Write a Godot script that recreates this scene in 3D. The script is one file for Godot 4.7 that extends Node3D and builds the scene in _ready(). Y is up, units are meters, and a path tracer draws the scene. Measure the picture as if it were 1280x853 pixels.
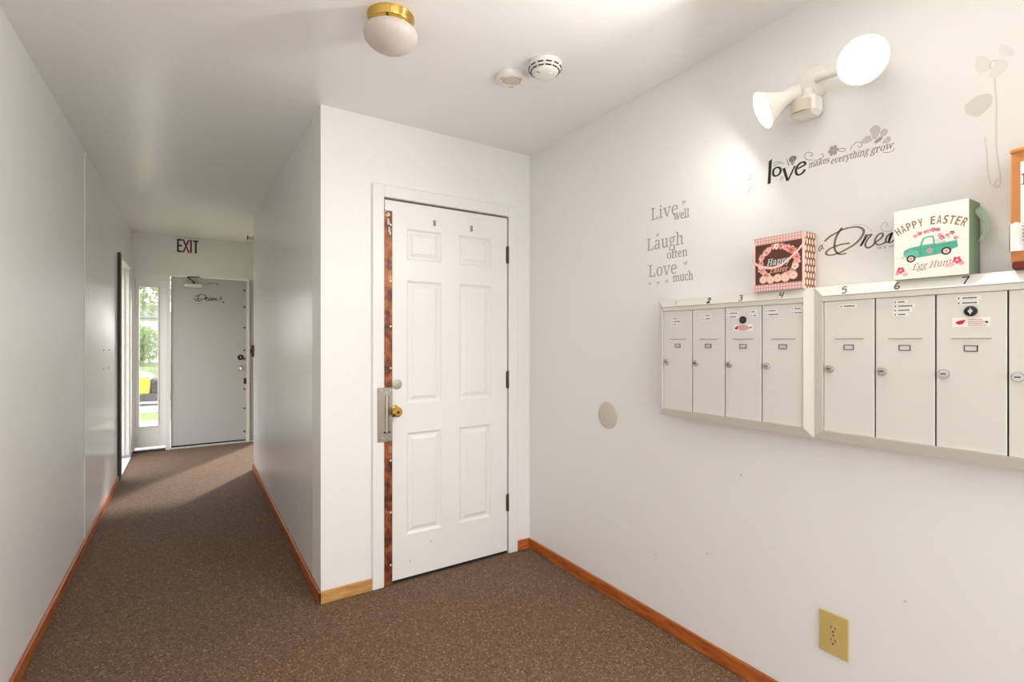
extends Node3D
# A small lobby: wall mailboxes, a six-panel door and a passage that leads to an exit door.
# World: x across the passage, y up, -z down the passage; "d" below is the distance down the passage.

const XL := -0.555      # passage wall
const XC := 0.545       # near corner of the door wall
const XR := 1.80        # mailbox wall
const DF := 2.59        # door wall
const DE := 7.24        # end wall
const HC := 2.47        # ceiling
var M := {}
var rng := RandomNumberGenerator.new()

# ------------------------------------------------------------------ mesh helpers
func W(x: float, y: float, d: float) -> Vector3:
	return Vector3(x, y, -d)

func S() -> SurfaceTool:
	var st := SurfaceTool.new()
	st.begin(Mesh.PRIMITIVE_TRIANGLES)
	st.set_smooth_group(-1)
	return st

func tri(st: SurfaceTool, a: Vector3, b: Vector3, c: Vector3) -> void:
	for p in [a, c, b]:
		st.add_vertex(p)

func otri(st: SurfaceTool, a: Vector3, b: Vector3, c: Vector3, ctr: Vector3) -> void:
	if (b - a).cross(c - a).dot((a + b + c) / 3.0 - ctr) < 0.0:
		tri(st, a, c, b)
	else:
		tri(st, a, b, c)

func oquad(st: SurfaceTool, a: Vector3, b: Vector3, c: Vector3, d: Vector3, ctr: Vector3) -> void:
	otri(st, a, b, c, ctr)
	otri(st, a, c, d, ctr)

func box(st: SurfaceTool, x0: float, x1: float, y0: float, y1: float, z0: float, z1: float, bev := 0.0, xf := Transform3D()) -> void:
	var c := Vector3(x0 + x1, y0 + y1, z0 + z1) / 2.0
	var h := Vector3(absf(x1 - x0), absf(y1 - y0), absf(z1 - z0)) / 2.0
	var ctr := xf * c
	bev = minf(bev, minf(h.x, minf(h.y, h.z)) * 0.9)
	var P := func(s: Vector3, axis: int) -> Vector3:
		var q := h - Vector3.ONE * bev
		q[axis] = h[axis]
		return xf * (c + q * s)
	for axis in 3:
		var u := (axis + 1) % 3
		var v := (axis + 2) % 3
		for sg in [-1.0, 1.0]:
			var ps := []
			for k in [[-1.0, -1.0], [1.0, -1.0], [1.0, 1.0], [-1.0, 1.0]]:
				var s := Vector3.ZERO
				s[axis] = sg; s[u] = k[0]; s[v] = k[1]
				ps.append(P.call(s, axis))
			oquad(st, ps[0], ps[1], ps[2], ps[3], ctr)
			if bev > 0.0:
				for sg2 in [-1.0, 1.0]:      # the edge between +-axis and +-u
					var s1 := Vector3.ZERO
					s1[axis] = sg; s1[u] = sg2; s1[v] = -1.0
					var s2 := s1
					s2[v] = 1.0
					oquad(st, P.call(s1, axis), P.call(s2, axis), P.call(s2, u), P.call(s1, u), ctr)
	if bev > 0.0:
		for sx in [-1.0, 1.0]:
			for sy in [-1.0, 1.0]:
				for sz in [-1.0, 1.0]:
					var s := Vector3(sx, sy, sz)
					otri(st, P.call(s, 0), P.call(s, 1), P.call(s, 2), ctr)

func wbox(st: SurfaceTool, x0: float, x1: float, y0: float, y1: float, d0: float, d1: float, bev := 0.0) -> void:
	box(st, x0, x1, y0, y1, -d1, -d0, bev)

# profile of (radius, height), walked upwards with the outside on its right
func lathe(st: SurfaceTool, prof: Array, segs := 32, xf := Transform3D(), flute := 0.0, flutes := 0) -> void:
	var g := 1
	for j in prof.size() - 1:
		var a: Vector2 = prof[j]
		var b: Vector2 = prof[j + 1]
		if j > 0 and absf((a - prof[j - 1]).angle_to(b - a)) > 0.6:
			g += 1
		st.set_smooth_group(g)
		for i in segs:
			var t0 := TAU * i / segs
			var t1 := TAU * (i + 1) / segs
			var f0 := 1.0 + flute * cos(flutes * t0)
			var f1 := 1.0 + flute * cos(flutes * t1)
			var p := xf * Vector3(a.x * f0 * cos(t0), a.y, a.x * f0 * sin(t0))
			var q := xf * Vector3(b.x * f0 * cos(t0), b.y, b.x * f0 * sin(t0))
			var r := xf * Vector3(b.x * f1 * cos(t1), b.y, b.x * f1 * sin(t1))
			var s := xf * Vector3(a.x * f1 * cos(t1), a.y, a.x * f1 * sin(t1))
			if b.x > 1e-6:
				tri(st, p, q, r)
			if a.x > 1e-6:
				tri(st, p, r, s)
	st.set_smooth_group(-1)

func out_z(at: Vector3) -> Transform3D:          # turns a lathe's axis to +z
	return Transform3D(Basis(Vector3(1, 0, 0), Vector3(0, 0, 1), Vector3(0, -1, 0)), at)

func along(at: Vector3, dir: Vector3) -> Transform3D:   # turns a lathe's axis to dir
	var y := dir.normalized()
	var x := y.cross(Vector3.UP if absf(y.y) < 0.95 else Vector3.RIGHT).normalized()
	return Transform3D(Basis(x, y, x.cross(y)), at)

func tube(st: SurfaceTool, pts: Array, r: float, segs := 10) -> void:
	st.set_smooth_group(1)
	var rings := []
	for i in pts.size():
		var dir: Vector3 = (pts[mini(i + 1, pts.size() - 1)] - pts[maxi(i - 1, 0)]).normalized()
		var u := dir.cross(Vector3.UP if absf(dir.y) < 0.9 else Vector3.RIGHT).normalized()
		if i > 0:
			var pu: Vector3 = rings[-1][0]
			u = (pu - dir * pu.dot(dir)).normalized()
		rings.append([u, dir.cross(u)])
	for i in pts.size() - 1:
		var mid: Vector3 = (pts[i] + pts[i + 1]) / 2.0
		for k in segs:
			var q := []
			for e in [[i, k], [i + 1, k], [i + 1, k + 1], [i, k + 1]]:
				var t: float = TAU * e[1] / segs
				q.append(pts[e[0]] + (rings[e[0]][0] * cos(t) + rings[e[0]][1] * sin(t)) * r)
			oquad(st, q[0], q[1], q[2], q[3], mid)
	st.set_smooth_group(-1)
	for e in [0, pts.size() - 1]:
		for k in segs:
			var t0 := TAU * k / segs
			var t1 := TAU * (k + 1) / segs
			var mid: Vector3 = (pts[0] + pts[-1]) / 2.0 if pts.size() < 3 else pts[1 if e == 0 else e - 1]
			otri(st, pts[e], pts[e] + (rings[e][0] * cos(t0) + rings[e][1] * sin(t0)) * r, pts[e] + (rings[e][0] * cos(t1) + rings[e][1] * sin(t1)) * r, mid)

func V(a: Array) -> Array:                        # millimetres, x and y by turns
	var o := []
	for i in a.size() / 2:
		o.append(Vector2(a[2 * i], a[2 * i + 1]) / 1000.0)
	return o

func curve(pts: Array, n := 6) -> Array:
	var o := []
	for i in pts.size() - 1:
		var p0 = pts[maxi(i - 1, 0)]
		var p3 = pts[mini(i + 2, pts.size() - 1)]
		for k in n:
			o.append(pts[i].cubic_interpolate(pts[i + 1], p0, p3, float(k) / n))
	o.append(pts[-1])
	return o

# a flat stroke of ink or vinyl that lies on z0 and is as thick as z1 - z0; swell makes a pen's thick and thin
func ribbon(st: SurfaceTool, pts: Array, w: float, z0: float, z1: float, swell := 0.0) -> void:
	var ls := []
	var rs := []
	for i in pts.size():
		var dir: Vector2 = (pts[mini(i + 1, pts.size() - 1)] - pts[maxi(i - 1, 0)]).normalized()
		var n := Vector2(-dir.y, dir.x)
		var ww := w * (1.0 + swell * (absf(dir.y) - 0.5)) * 0.5
		ls.append(pts[i] + n * ww)
		rs.append(pts[i] - n * ww)
	for i in pts.size() - 1:
		var mid := Vector3((pts[i].x + pts[i + 1].x) / 2, (pts[i].y + pts[i + 1].y) / 2, z0)
		var q := [ls[i], ls[i + 1], rs[i + 1], rs[i]]
		oquad(st, Vector3(q[0].x, q[0].y, z1), Vector3(q[1].x, q[1].y, z1), Vector3(q[2].x, q[2].y, z1), Vector3(q[3].x, q[3].y, z1), mid - Vector3(0, 0, 1))
		oquad(st, Vector3(q[0].x, q[0].y, z0), Vector3(q[1].x, q[1].y, z0), Vector3(q[1].x, q[1].y, z1), Vector3(q[0].x, q[0].y, z1), mid)
		oquad(st, Vector3(q[3].x, q[3].y, z0), Vector3(q[2].x, q[2].y, z0), Vector3(q[2].x, q[2].y, z1), Vector3(q[3].x, q[3].y, z1), mid)

func plate(st: SurfaceTool, poly: Array, z0: float, z1: float) -> void:
	var pk := PackedVector2Array(poly)
	if Geometry2D.is_polygon_clockwise(pk):
		pk.reverse()
	var ix := Geometry2D.triangulate_polygon(pk)
	for i in ix.size() / 3:
		var a := pk[ix[3 * i]]
		var b := pk[ix[3 * i + 1]]
		var c := pk[ix[3 * i + 2]]
		for z in [z1, z0]:
			otri(st, Vector3(a.x, a.y, z), Vector3(b.x, b.y, z), Vector3(c.x, c.y, z), Vector3(a.x, a.y, (z0 + z1) / 2 + (z0 - z1) * (0.0)))
	for i in pk.size():
		var a := pk[i]
		var b := pk[(i + 1) % pk.size()]
		var n := Vector3(b.y - a.y, a.x - b.x, 0).normalized()
		if not Geometry2D.is_polygon_clockwise(pk):
			pass
		oquad(st, Vector3(a.x, a.y, z0), Vector3(b.x, b.y, z0), Vector3(b.x, b.y, z1), Vector3(a.x, a.y, z1), Vector3(a.x, a.y, z0) - n)

func ellipse(cx: float, cy: float, rx: float, ry: float, turn := 0.0, n := 20) -> Array:
	var o := []
	for i in n:
		o.append(Vector2(cx, cy) + Vector2(rx * cos(TAU * i / n), ry * sin(TAU * i / n)).rotated(turn))
	return o

func heart(cx: float, cy: float, s: float, turn := 0.0) -> Array:
	var o := []
	for i in 24:
		var t := TAU * i / 24
		o.append(Vector2(cx, cy) + (Vector2(16 * pow(sin(t), 3), 13 * cos(t) - 5 * cos(2 * t) - 2 * cos(3 * t) - cos(4 * t)) / 32.0 * s).rotated(turn))
	return o

func text_mesh(s: String, face: String, cap: float, depth: float, bold := false) -> TextMesh:
	var f := SystemFont.new()
	f.font_names = PackedStringArray([face])
	f.font_weight = 700 if bold else 400
	var tm := TextMesh.new()
	tm.text = s
	tm.font = f
	tm.font_size = 64
	tm.pixel_size = cap / (64 * 0.714)
	tm.depth = depth
	tm.curve_step = 1.0
	tm.horizontal_alignment = HORIZONTAL_ALIGNMENT_LEFT
	tm.vertical_alignment = VERTICAL_ALIGNMENT_BOTTOM
	return tm

# lettering that stands on z0 with its baseline at (x, y); width 0 keeps the face's own width
func text(st: SurfaceTool, s: String, face: String, cap: float, width: float, x: float, y: float, z0: float, z1: float, slant := 0.0, turn := 0.0, bold := false) -> void:
	var tm := text_mesh(s, face, cap, z1 - z0, bold)
	var bb := tm.get_aabb()
	var sx := width / bb.size.x if width > 0 else 1.0
	var base := bb.position.y
	for ch in "gjpqyQ,":
		if s.contains(ch):
			var flat := text_mesh("x", face, cap, 0.001, bold)
			base = flat.get_aabb().position.y
			break
	var xf := Transform3D(Basis(Vector3(sx, 0, 0), Vector3(slant, 1, 0), Vector3(0, 0, 1)), Vector3.ZERO)
	xf = Transform3D(Basis(Vector3(0, 0, 1), turn), Vector3(x, y, (z0 + z1) / 2)) * xf * Transform3D(Basis(), Vector3(-bb.position.x, -base, 0))
	st.append_from(tm, 0, xf)

# ------------------------------------------------------------------ nodes
func part(called: String, st: SurfaceTool, m: Material, parent: Node, at := Vector3.ZERO) -> MeshInstance3D:
	st.generate_normals()
	return meshed(called, st.commit(), m, parent, at)

func lettered(called: String, st: SurfaceTool, m: Material, parent: Node, at := Vector3.ZERO) -> MeshInstance3D:
	return meshed(called, st.commit(), m, parent, at)

func meshed(called: String, mesh: Mesh, m: Material, parent: Node, at := Vector3.ZERO) -> MeshInstance3D:
	var o := MeshInstance3D.new()
	o.name = called
	o.mesh = mesh
	o.material_override = m
	o.position = at
	o.cast_shadow = GeometryInstance3D.SHADOW_CASTING_SETTING_ON
	parent.add_child(o, true)
	return o

func tag(o: Node, label: String, category: String, group := "", kind := "") -> void:
	o.set_meta("label", label)
	o.set_meta("category", category)
	if group:
		o.set_meta("group", group)
	if kind:
		o.set_meta("kind", kind)

func thing(called: String, label: String, category: String, at: Vector3, turn := 0.0, group := "", kind := "") -> Node3D:
	var o := Node3D.new()
	o.name = called
	o.position = at
	o.rotation.y = turn
	add_child(o, true)
	tag(o, label, category, group, kind)
	return o

func struct(called: String, label: String, category: String, st: SurfaceTool, m: Material) -> MeshInstance3D:
	var o := part(called, st, m, self)
	tag(o, label, category, "", "structure")
	return o

# ------------------------------------------------------------------ materials and pictures
func mat(c: Color, rough := 0.5, metal := 0.0) -> StandardMaterial3D:
	var m := StandardMaterial3D.new()
	m.albedo_color = c
	m.roughness = rough
	m.metallic = metal
	return m

func rgb(r: int, g: int, b: int) -> Color:
	return Color8(r, g, b)

func noise_tex(kind: int, freq: float, w: int, h: int, ramp: Array, sd := 1, oct := 4) -> NoiseTexture2D:
	var n := FastNoiseLite.new()
	n.noise_type = kind
	n.frequency = freq
	n.seed = sd
	n.fractal_octaves = oct
	var t := NoiseTexture2D.new()
	t.width = w
	t.height = h
	t.seamless = true
	t.noise = n
	var g := Gradient.new()
	g.offsets = PackedFloat32Array(ramp.map(func(e): return e[0]))
	g.colors = PackedColorArray(ramp.map(func(e): return e[1]))
	t.color_ramp = g
	return t

func carpet() -> StandardMaterial3D:
	var n := 512
	var tones := [rgb(112, 87, 66), rgb(88, 67, 50), rgb(146, 117, 90), rgb(54, 40, 30), rgb(194, 164, 130), rgb(116, 96, 79)]
	var img := Image.create_empty(n, n, false, Image.FORMAT_RGB8)
	var high := Image.create_empty(n, n, false, Image.FORMAT_RGB8)
	img.fill(tones[0])
	high.fill(Color(0.5, 0.5, 0.5))
	for k in 52000:                      # short loops of yarn, laid any way
		var x := rng.randi_range(0, n - 1)
		var y := rng.randi_range(0, n - 1)
		var t: int = [0, 0, 1, 1, 1, 2, 2, 3, 3, 4, 5, 5][rng.randi_range(0, 11)]
		var dx := rng.randi_range(-1, 1)
		var dy := rng.randi_range(-1, 1)
		var c: Color = tones[t].lightened(rng.randf() * 0.06)
		var hh := 0.25 + 0.5 * c.get_luminance() + rng.randf() * 0.3
		for i in rng.randi_range(2, 3):
			img.set_pixel(posmod(x + dx * i, n), posmod(y + dy * i, n), c)
			high.set_pixel(posmod(x + dx * i, n), posmod(y + dy * i, n), Color(hh, hh, hh))
	var m := mat(Color.WHITE, 0.8)
	m.albedo_texture = ImageTexture.create_from_image(img)
	m.heightmap_enabled = true
	m.heightmap_texture = ImageTexture.create_from_image(high)
	m.heightmap_scale = 0.5
	m.uv1_triplanar = true
	m.uv1_world_triplanar = true
	m.uv1_scale = Vector3.ONE / 1.35
	m.metallic_specular = 0.3
	m.rim_enabled = true
	m.rim = 0.12
	m.rim_tint = 0.3
	return m

func paint(c: Color, rough: float, bump := 0.12) -> StandardMaterial3D:
	var m := mat(c, rough)
	var n := FastNoiseLite.new()
	n.frequency = 0.035
	n.fractal_octaves = 3
	var t := NoiseTexture2D.new()
	t.width = 256
	t.height = 256
	t.seamless = true
	t.noise = n
	t.as_normal_map = true
	t.bump_strength = 2.0
	m.normal_enabled = true
	m.normal_texture = t
	m.normal_scale = bump
	m.uv1_triplanar = true
	m.uv1_world_triplanar = true
	m.uv1_scale = Vector3.ONE * 3.0
	return m

func fill_poly(img: Image, pts: Array, c: Color) -> void:
	var y0 := img.get_height()
	var y1 := 0
	for p in pts:
		y0 = mini(y0, int(floor(p.y)))
		y1 = maxi(y1, int(ceil(p.y)))
	for y in range(maxi(y0, 0), mini(y1 + 1, img.get_height())):
		var xs := []
		var yy := y + 0.5
		for i in pts.size():
			var a: Vector2 = pts[i]
			var b: Vector2 = pts[(i + 1) % pts.size()]
			if (a.y <= yy) != (b.y <= yy):
				xs.append(a.x + (yy - a.y) / (b.y - a.y) * (b.x - a.x))
		xs.sort()
		for k in xs.size() / 2:
			var xa := clampi(int(round(xs[2 * k])), 0, img.get_width())
			var xb := clampi(int(round(xs[2 * k + 1])), 0, img.get_width())
			if xb > xa:
				img.fill_rect(Rect2i(xa, y, xb - xa, 1), c)

func ink(img: Image, pts: Array, w: float, c: Color) -> void:
	for i in pts.size() - 1:
		var dir: Vector2 = (pts[i + 1] - pts[i]).normalized()
		var n := Vector2(-dir.y, dir.x) * w / 2
		fill_poly(img, [pts[i] + n, pts[i + 1] + n, pts[i + 1] - n, pts[i] - n], c)
		fill_poly(img, ellipse(pts[i].x, pts[i].y, w / 2, w / 2, 0, 10), c)
	fill_poly(img, ellipse(pts[-1].x, pts[-1].y, w / 2, w / 2, 0, 10), c)

func print_text(img: Image, s: String, face: String, cap: float, width: float, x: float, y: float, c: Color, slant := 0.0, turn := 0.0, bold := false) -> void:
	var st := S()
	text(st, s, face, cap, width, 0, 0, 0.0, 1.0, slant, 0.0, bold)
	var a := st.commit_to_arrays()
	var vs: PackedVector3Array = a[Mesh.ARRAY_VERTEX]
	var ns: PackedVector3Array = a[Mesh.ARRAY_NORMAL]
	var ix: PackedInt32Array = a[Mesh.ARRAY_INDEX] if a[Mesh.ARRAY_INDEX] != null else PackedInt32Array(range(vs.size()))
	for i in ix.size() / 3:
		if ns[ix[3 * i]].z > 0.5:
			var q := []
			for k in 3:
				var v := vs[ix[3 * i + k]]
				q.append(Vector2(x, y) + Vector2(v.x, -v.y).rotated(turn))
			fill_poly(img, q, c)

func arc_text(img: Image, s: String, face: String, cap: float, step: float, cx: float, cy: float, r: float, mid: float, c: Color, bold := false) -> void:
	for i in s.length():
		var t := mid + (i - (s.length() - 1) / 2.0) * step / r
		if s[i] != " ":
			print_text(img, s[i], face, cap, cap * 0.46, cx + r * sin(t) - cap * 0.23 * cos(t), cy - r * cos(t) - cap * 0.23 * sin(t), c, 0.0, t, bold)

func blossom(img: Image, x: float, y: float, r: float, c: Color, eye: Color) -> void:
	for k in 5:
		var t := TAU * k / 5 + 0.3
		fill_poly(img, ellipse(x + r * 0.55 * cos(t), y + r * 0.55 * sin(t), r * 0.5, r * 0.42, t, 12), c.lightened(0.08 * (k % 3)))
	fill_poly(img, ellipse(x, y, r * 0.28, r * 0.28, 0, 10), eye)

func printed(img: Image, w: int, h: int, rough := 0.5) -> StandardMaterial3D:
	img.resize(w, h, Image.INTERPOLATE_LANCZOS)
	var m := mat(Color.WHITE, rough)
	m.albedo_texture = ImageTexture.create_from_image(img)
	m.texture_repeat = false
	return m

func uvquad(st: SurfaceTool, a: Vector3, b: Vector3, c: Vector3, d: Vector3) -> void:   # a is bottom left, then counter-clockwise
	var uv := [Vector2(0, 1), Vector2(1, 1), Vector2(1, 0), Vector2(0, 0)]
	var p := [a, b, c, d]
	for k in [0, 2, 1, 0, 3, 2]:
		st.set_uv(uv[k])
		st.add_vertex(p[k])

func make_materials() -> void:
	M.wall = paint(rgb(239, 238, 236), 0.42)
	M.passage = paint(rgb(237, 237, 236), 0.24, 0.06)
	M.ceiling = paint(rgb(246, 245, 244), 0.22, 0.04)
	M.white = mat(rgb(238, 237, 235), 0.38)
	M.door = mat(rgb(238, 236, 234), 0.4)
	M.exit_door = mat(rgb(190, 191, 189), 0.42)
	M.carpet = carpet()
	var wood := mat(Color.WHITE, 0.38)
	wood.albedo_texture = noise_tex(FastNoiseLite.TYPE_SIMPLEX, 0.012, 512, 256, [[0.0, rgb(142, 70, 28)], [0.35, rgb(172, 90, 38)], [0.6, rgb(184, 100, 44)], [1.0, rgb(202, 122, 64)]], 4)
	wood.uv1_triplanar = true
	wood.uv1_world_triplanar = true
	wood.uv1_scale = Vector3(0.8, 9, 0.8)
	M.oak = wood
	var pale := wood.duplicate()
	pale.albedo_texture = noise_tex(FastNoiseLite.TYPE_SIMPLEX, 0.012, 512, 256, [[0.0, rgb(172, 118, 62)], [0.5, rgb(196, 144, 84)], [1.0, rgb(212, 166, 108)]], 5)
	M.oak_worn = pale
	var cop := mat(Color.WHITE, 0.42, 0.25)
	cop.albedo_texture = noise_tex(FastNoiseLite.TYPE_SIMPLEX, 0.02, 256, 512, [[0.0, rgb(58, 26, 14)], [0.3, rgb(104, 52, 28)], [0.55, rgb(138, 76, 42)], [0.8, rgb(164, 100, 60)], [1.0, rgb(198, 150, 108)]], 9)
	cop.uv1_triplanar = true
	cop.uv1_scale = Vector3(3, 1.1, 3)
	M.copper = cop
	M.steel = mat(rgb(190, 184, 174), 0.33, 0.85)
	M.chrome = mat(rgb(205, 205, 205), 0.18, 1.0)
	M.brass = mat(rgb(206, 170, 92), 0.2, 1.0)
	M.brass_dark = mat(rgb(120, 82, 30), 0.4, 0.8)
	M.bronze = mat(rgb(96, 80, 64), 0.4, 0.7)
	M.dark = mat(rgb(28, 26, 24), 0.5)
	M.gap = mat(rgb(22, 20, 18), 0.8)
	M.grey_disc = mat(rgb(178, 174, 164), 0.45, 0.3)
	M.seal = mat(rgb(62, 62, 56), 0.6)
	M.alu = mat(rgb(222, 219, 213), 0.4, 0.15)
	M.box_door = mat(rgb(221, 218, 213), 0.42, 0.05)
	M.sticker = mat(rgb(238, 237, 233), 0.5)
	M.marker = mat(rgb(24, 22, 24), 0.5)
	M.plastic = mat(rgb(238, 236, 230), 0.4)
	M.tan = mat(rgb(206, 196, 184), 0.5)
	M.ivory = mat(rgb(204, 178, 112), 0.38)
	M.ivory_face = mat(rgb(208, 176, 118), 0.35)
	M.red = mat(rgb(190, 24, 44), 0.5)
	M.glass = mat(Color(1, 1, 1, 0.04), 0.02)
	M.glass.transparency = BaseMaterial3D.TRANSPARENCY_ALPHA
	M.vinyl_grey = mat(rgb(168, 165, 160), 0.45)
	M.vinyl_mid = mat(rgb(140, 136, 131), 0.45)
	M.vinyl_pale = mat(rgb(204, 201, 195), 0.5)
	M.vinyl_dark = mat(rgb(42, 30, 26), 0.5)
	M.vinyl_brown = mat(rgb(128, 113, 97), 0.5)
	M.vinyl_mauve = mat(rgb(170, 156, 160), 0.5)
	M.lit = mat(Color.WHITE, 0.4)
	M.lit.emission_enabled = true
	M.lit.emission = rgb(255, 250, 240)
	M.lit.emission_energy_multiplier = 3.0

# ------------------------------------------------------------------ setting
func camera_and_light() -> void:
	var cam := Camera3D.new()
	cam.name = "camera"
	cam.position = Vector3(0, 1.30, 0)
	cam.rotation.y = -atan(403.0 / 625.0)
	cam.fov = rad_to_deg(2.0 * atan(426.5 / 625.0))
	cam.near = 0.02
	cam.far = 400.0
	add_child(cam)
	cam.current = true
	var env := Environment.new()
	env.background_mode = Environment.BG_SKY
	var sk := ProceduralSkyMaterial.new()
	sk.sky_top_color = rgb(232, 233, 237)
	sk.sky_horizon_color = rgb(250, 248, 246)
	sk.ground_bottom_color = rgb(218, 214, 208)
	sk.ground_horizon_color = rgb(236, 233, 229)
	sk.sky_curve = 0.25
	sk.sun_angle_max = 8.0
	var sky := Sky.new()
	sky.sky_material = sk
	env.sky = sky
	env.background_energy_multiplier = 3.7
	env.tonemap_mode = Environment.TONE_MAPPER_LINEAR
	env.tonemap_exposure = 1.58
	env.sdfgi_enabled = true
	env.ssao_enabled = true
	env.ssil_enabled = true
	var we := WorldEnvironment.new()
	we.name = "sky"
	we.environment = env
	add_child(we)
	var sun := DirectionalLight3D.new()
	sun.name = "sun"
	sun.light_color = rgb(255, 250, 242)
	sun.light_energy = 1.0
	sun.light_angular_distance = 4.0
	sun.shadow_enabled = true
	add_child(sun)
	var elev := deg_to_rad(34.0)
	var to_sun := Vector3(0.543 * cos(elev), sin(elev), -0.84 * cos(elev))
	sun.look_at_from_position(to_sun * 20.0, Vector3.ZERO)

func setting() -> void:
	var H0 := 0.062
	var st := S()
	wbox(st, -0.72, 2.36, -0.15, 0.0, -1.9, DE + 0.15)
	struct("floor", "brown speckled loop-pile carpet running down the passage", "carpet", st, M.carpet)
	st = S()      # the ceiling climbs a little down the passage
	var a := [[-1.9, HC], [DF, HC], [DE + 0.15, 2.565]]
	for i in 2:
		var p := [W(-0.8, a[i][1], a[i][0]), W(2.36, a[i][1], a[i][0]), W(2.36, a[i + 1][1], a[i + 1][0]), W(-0.8, a[i + 1][1], a[i + 1][0])]
		var up := Vector3(0, 0.15, 0)
		var ctr: Vector3 = (p[0] + p[2]) / 2 + up / 2
		oquad(st, p[0], p[1], p[2], p[3], ctr)
		oquad(st, p[0] + up, p[1] + up, p[2] + up, p[3] + up, ctr)
		for e in [[0, 1], [1, 2], [2, 3], [3, 0]]:
			if not ((i == 0 and e[0] == 2) or (i == 1 and e[0] == 0)):
				oquad(st, p[e[0]], p[e[1]], p[e[1]] + up, p[e[0]] + up, ctr)
	struct("ceiling", "white painted ceiling with a faint sheen", "ceiling", st, M.ceiling)

	st = S()
	wbox(st, XL - 0.12, XL, 0, 2.52, -1.9, 4.16)
	struct("wall_left", "plain white wall of the passage nearest the lobby", "wall", st, M.wall)
	st = S()
	wbox(st, XL - 0.12, XL, 0, 2.56, 4.16, 5.90)
	wbox(st, XL - 0.12, XL, 2.115, 2.58, 5.90, 6.98)
	wbox(st, XL - 0.12, XL, 0, 2.58, 6.98, DE)
	var wf := struct("wall_left_001", "glossy white passage wall with the side doorway in it", "wall", st, M.passage)
	for h in [[4.92, 1.23], [5.22, 1.225], [4.90, 1.083], [5.20, 1.082]]:
		st = S()
		lathe(st, [Vector2(0.006, 0), Vector2(0.005, 0.003), Vector2(0, 0.003)], 10, along(W(XL, h[1], h[0]), Vector3(1, 0, 0)))
		part("screw_anchor", st, M.dark, wf)

	st = S()
	wbox(st, XR, XR + 0.12, 0, 2.52, -1.9, DF + 0.2)
	var wr := struct("wall_right", "white lobby wall that carries the mailboxes", "wall", st, M.wall)
	for e in [[1.30, 0.42], [1.57, 0.32], [0.62, 0.52], [1.15, 0.78]]:
		st = S()
		lathe(st, [Vector2(0.004, 0), Vector2(0.003, 0.0008), Vector2(0, 0.001)], 10, along(W(XR, e[1], e[0]), Vector3(-1, 0, 0)))
		part("nail_spot", st, M.tan, wr)
	st = S()      # door wall: a blind niche behind the closed door keeps the room shut
	wbox(st, XC, 0.862, 0, 2.52, DF, DF + 0.2)
	wbox(st, 1.640, XR, 0, 2.52, DF, DF + 0.2)
	wbox(st, 0.862, 1.640, 2.061, 2.52, DF, DF + 0.2)
	wbox(st, 0.862, 1.640, 0, 2.061, DF + 0.13, DF + 0.2)
	struct("wall_front", "white wall around the six-panel door", "wall", st, M.wall)
	st = S()
	wbox(st, XC, XC + 0.12, 0, 2.56, DF + 0.2, 5.675)
	struct("wall_middle", "white passage wall ending at a corner before the exit door", "wall", st, M.passage)
	st = S()
	wbox(st, XC + 0.12, 2.3, 0, 2.56, 5.555, 5.675)
	wbox(st, 2.22, 2.34, 0, 2.58, 5.675, DE)
	struct("wall_alcove", "tan walls of the alcove beside the exit door", "wall", st, mat(rgb(158, 142, 124), 0.6))
	st = S()      # end wall with openings for the sidelight, the exit door and the alcove window
	wbox(st, XL - 0.12, 2.34, 2.085, 2.62, DE, DE + 0.14)
	wbox(st, 0.71, 0.76, 0, 2.085, DE, DE + 0.14)
	wbox(st, 2.10, 2.34, 0, 2.085, DE, DE + 0.14)
	wbox(st, 0.76, 2.10, 0, 0.08, DE, DE + 0.14)
	wbox(st, XL - 0.12, XL, 0, 2.085, DE, DE + 0.14)
	struct("wall_end", "white wall over the exit door and its sidelight", "wall", st, M.passage)
	st = S()
	wbox(st, XL, -0.45, 0, 2.52, -1.52, -1.40)
	wbox(st, 1.70, XR, 0, 2.52, -1.52, -1.40)
	wbox(st, -0.45, 1.70, 2.36, 2.52, -1.52, -1.40)
	wbox(st, -0.45, 1.70, 0, 0.10, -1.52, -1.40)
	struct("wall_back", "white lobby wall behind the viewer", "wall", st, M.wall)

	st = S()
	wbox(st, XL, XL + 0.005, H0, 2.475, 4.08, 4.24, 0.002)
	struct("trim_4", "flat white joint strip from baseboard to ceiling on the passage wall", "trim", st, M.passage)
	# baseboards
	var H := 0.062
	var T := 0.013
	st = S()
	wbox(st, XL, XL + T, 0, H, -1.78, 4.16, 0.003)
	struct("baseboard_left", "orange oak baseboard along the passage wall", "baseboard", st, M.oak)
	st = S()
	wbox(st, XL, XL + T, 0, H, 4.16, 5.80, 0.003)
	struct("baseboard_left_001", "orange oak baseboard running up to the side doorway", "baseboard", st, M.oak)
	st = S()
	wbox(st, XC - T, XC, 0, H, DF - T, 5.675, 0.003)
	struct("baseboard_middle", "orange oak baseboard along the inner passage wall", "baseboard", st, M.oak)
	st = S()
	wbox(st, XC - T, 0.799, 0, H, DF - T, DF, 0.003)
	struct("baseboard_front", "short pale oak baseboard between the wall corner and the door casing", "baseboard", st, M.oak_worn)
	st = S()
	wbox(st, 1.707, XR - T, 0, H, DF - T, DF, 0.003)
	struct("baseboard_front_001", "tiny oak baseboard piece between door casing and mailbox wall", "baseboard", st, M.oak)
	st = S()
	wbox(st, XR - T, XR, 0, H, -1.78, DF, 0.003)
	struct("baseboard_right", "long orange oak baseboard under the mailboxes", "baseboard", st, M.oak)

	# casing and jamb of the six-panel door
	var o := thing("trim_1", "white painted casing around the six-panel door", "door casing", W(0, 0, DF), 0, "", "structure")
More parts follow.
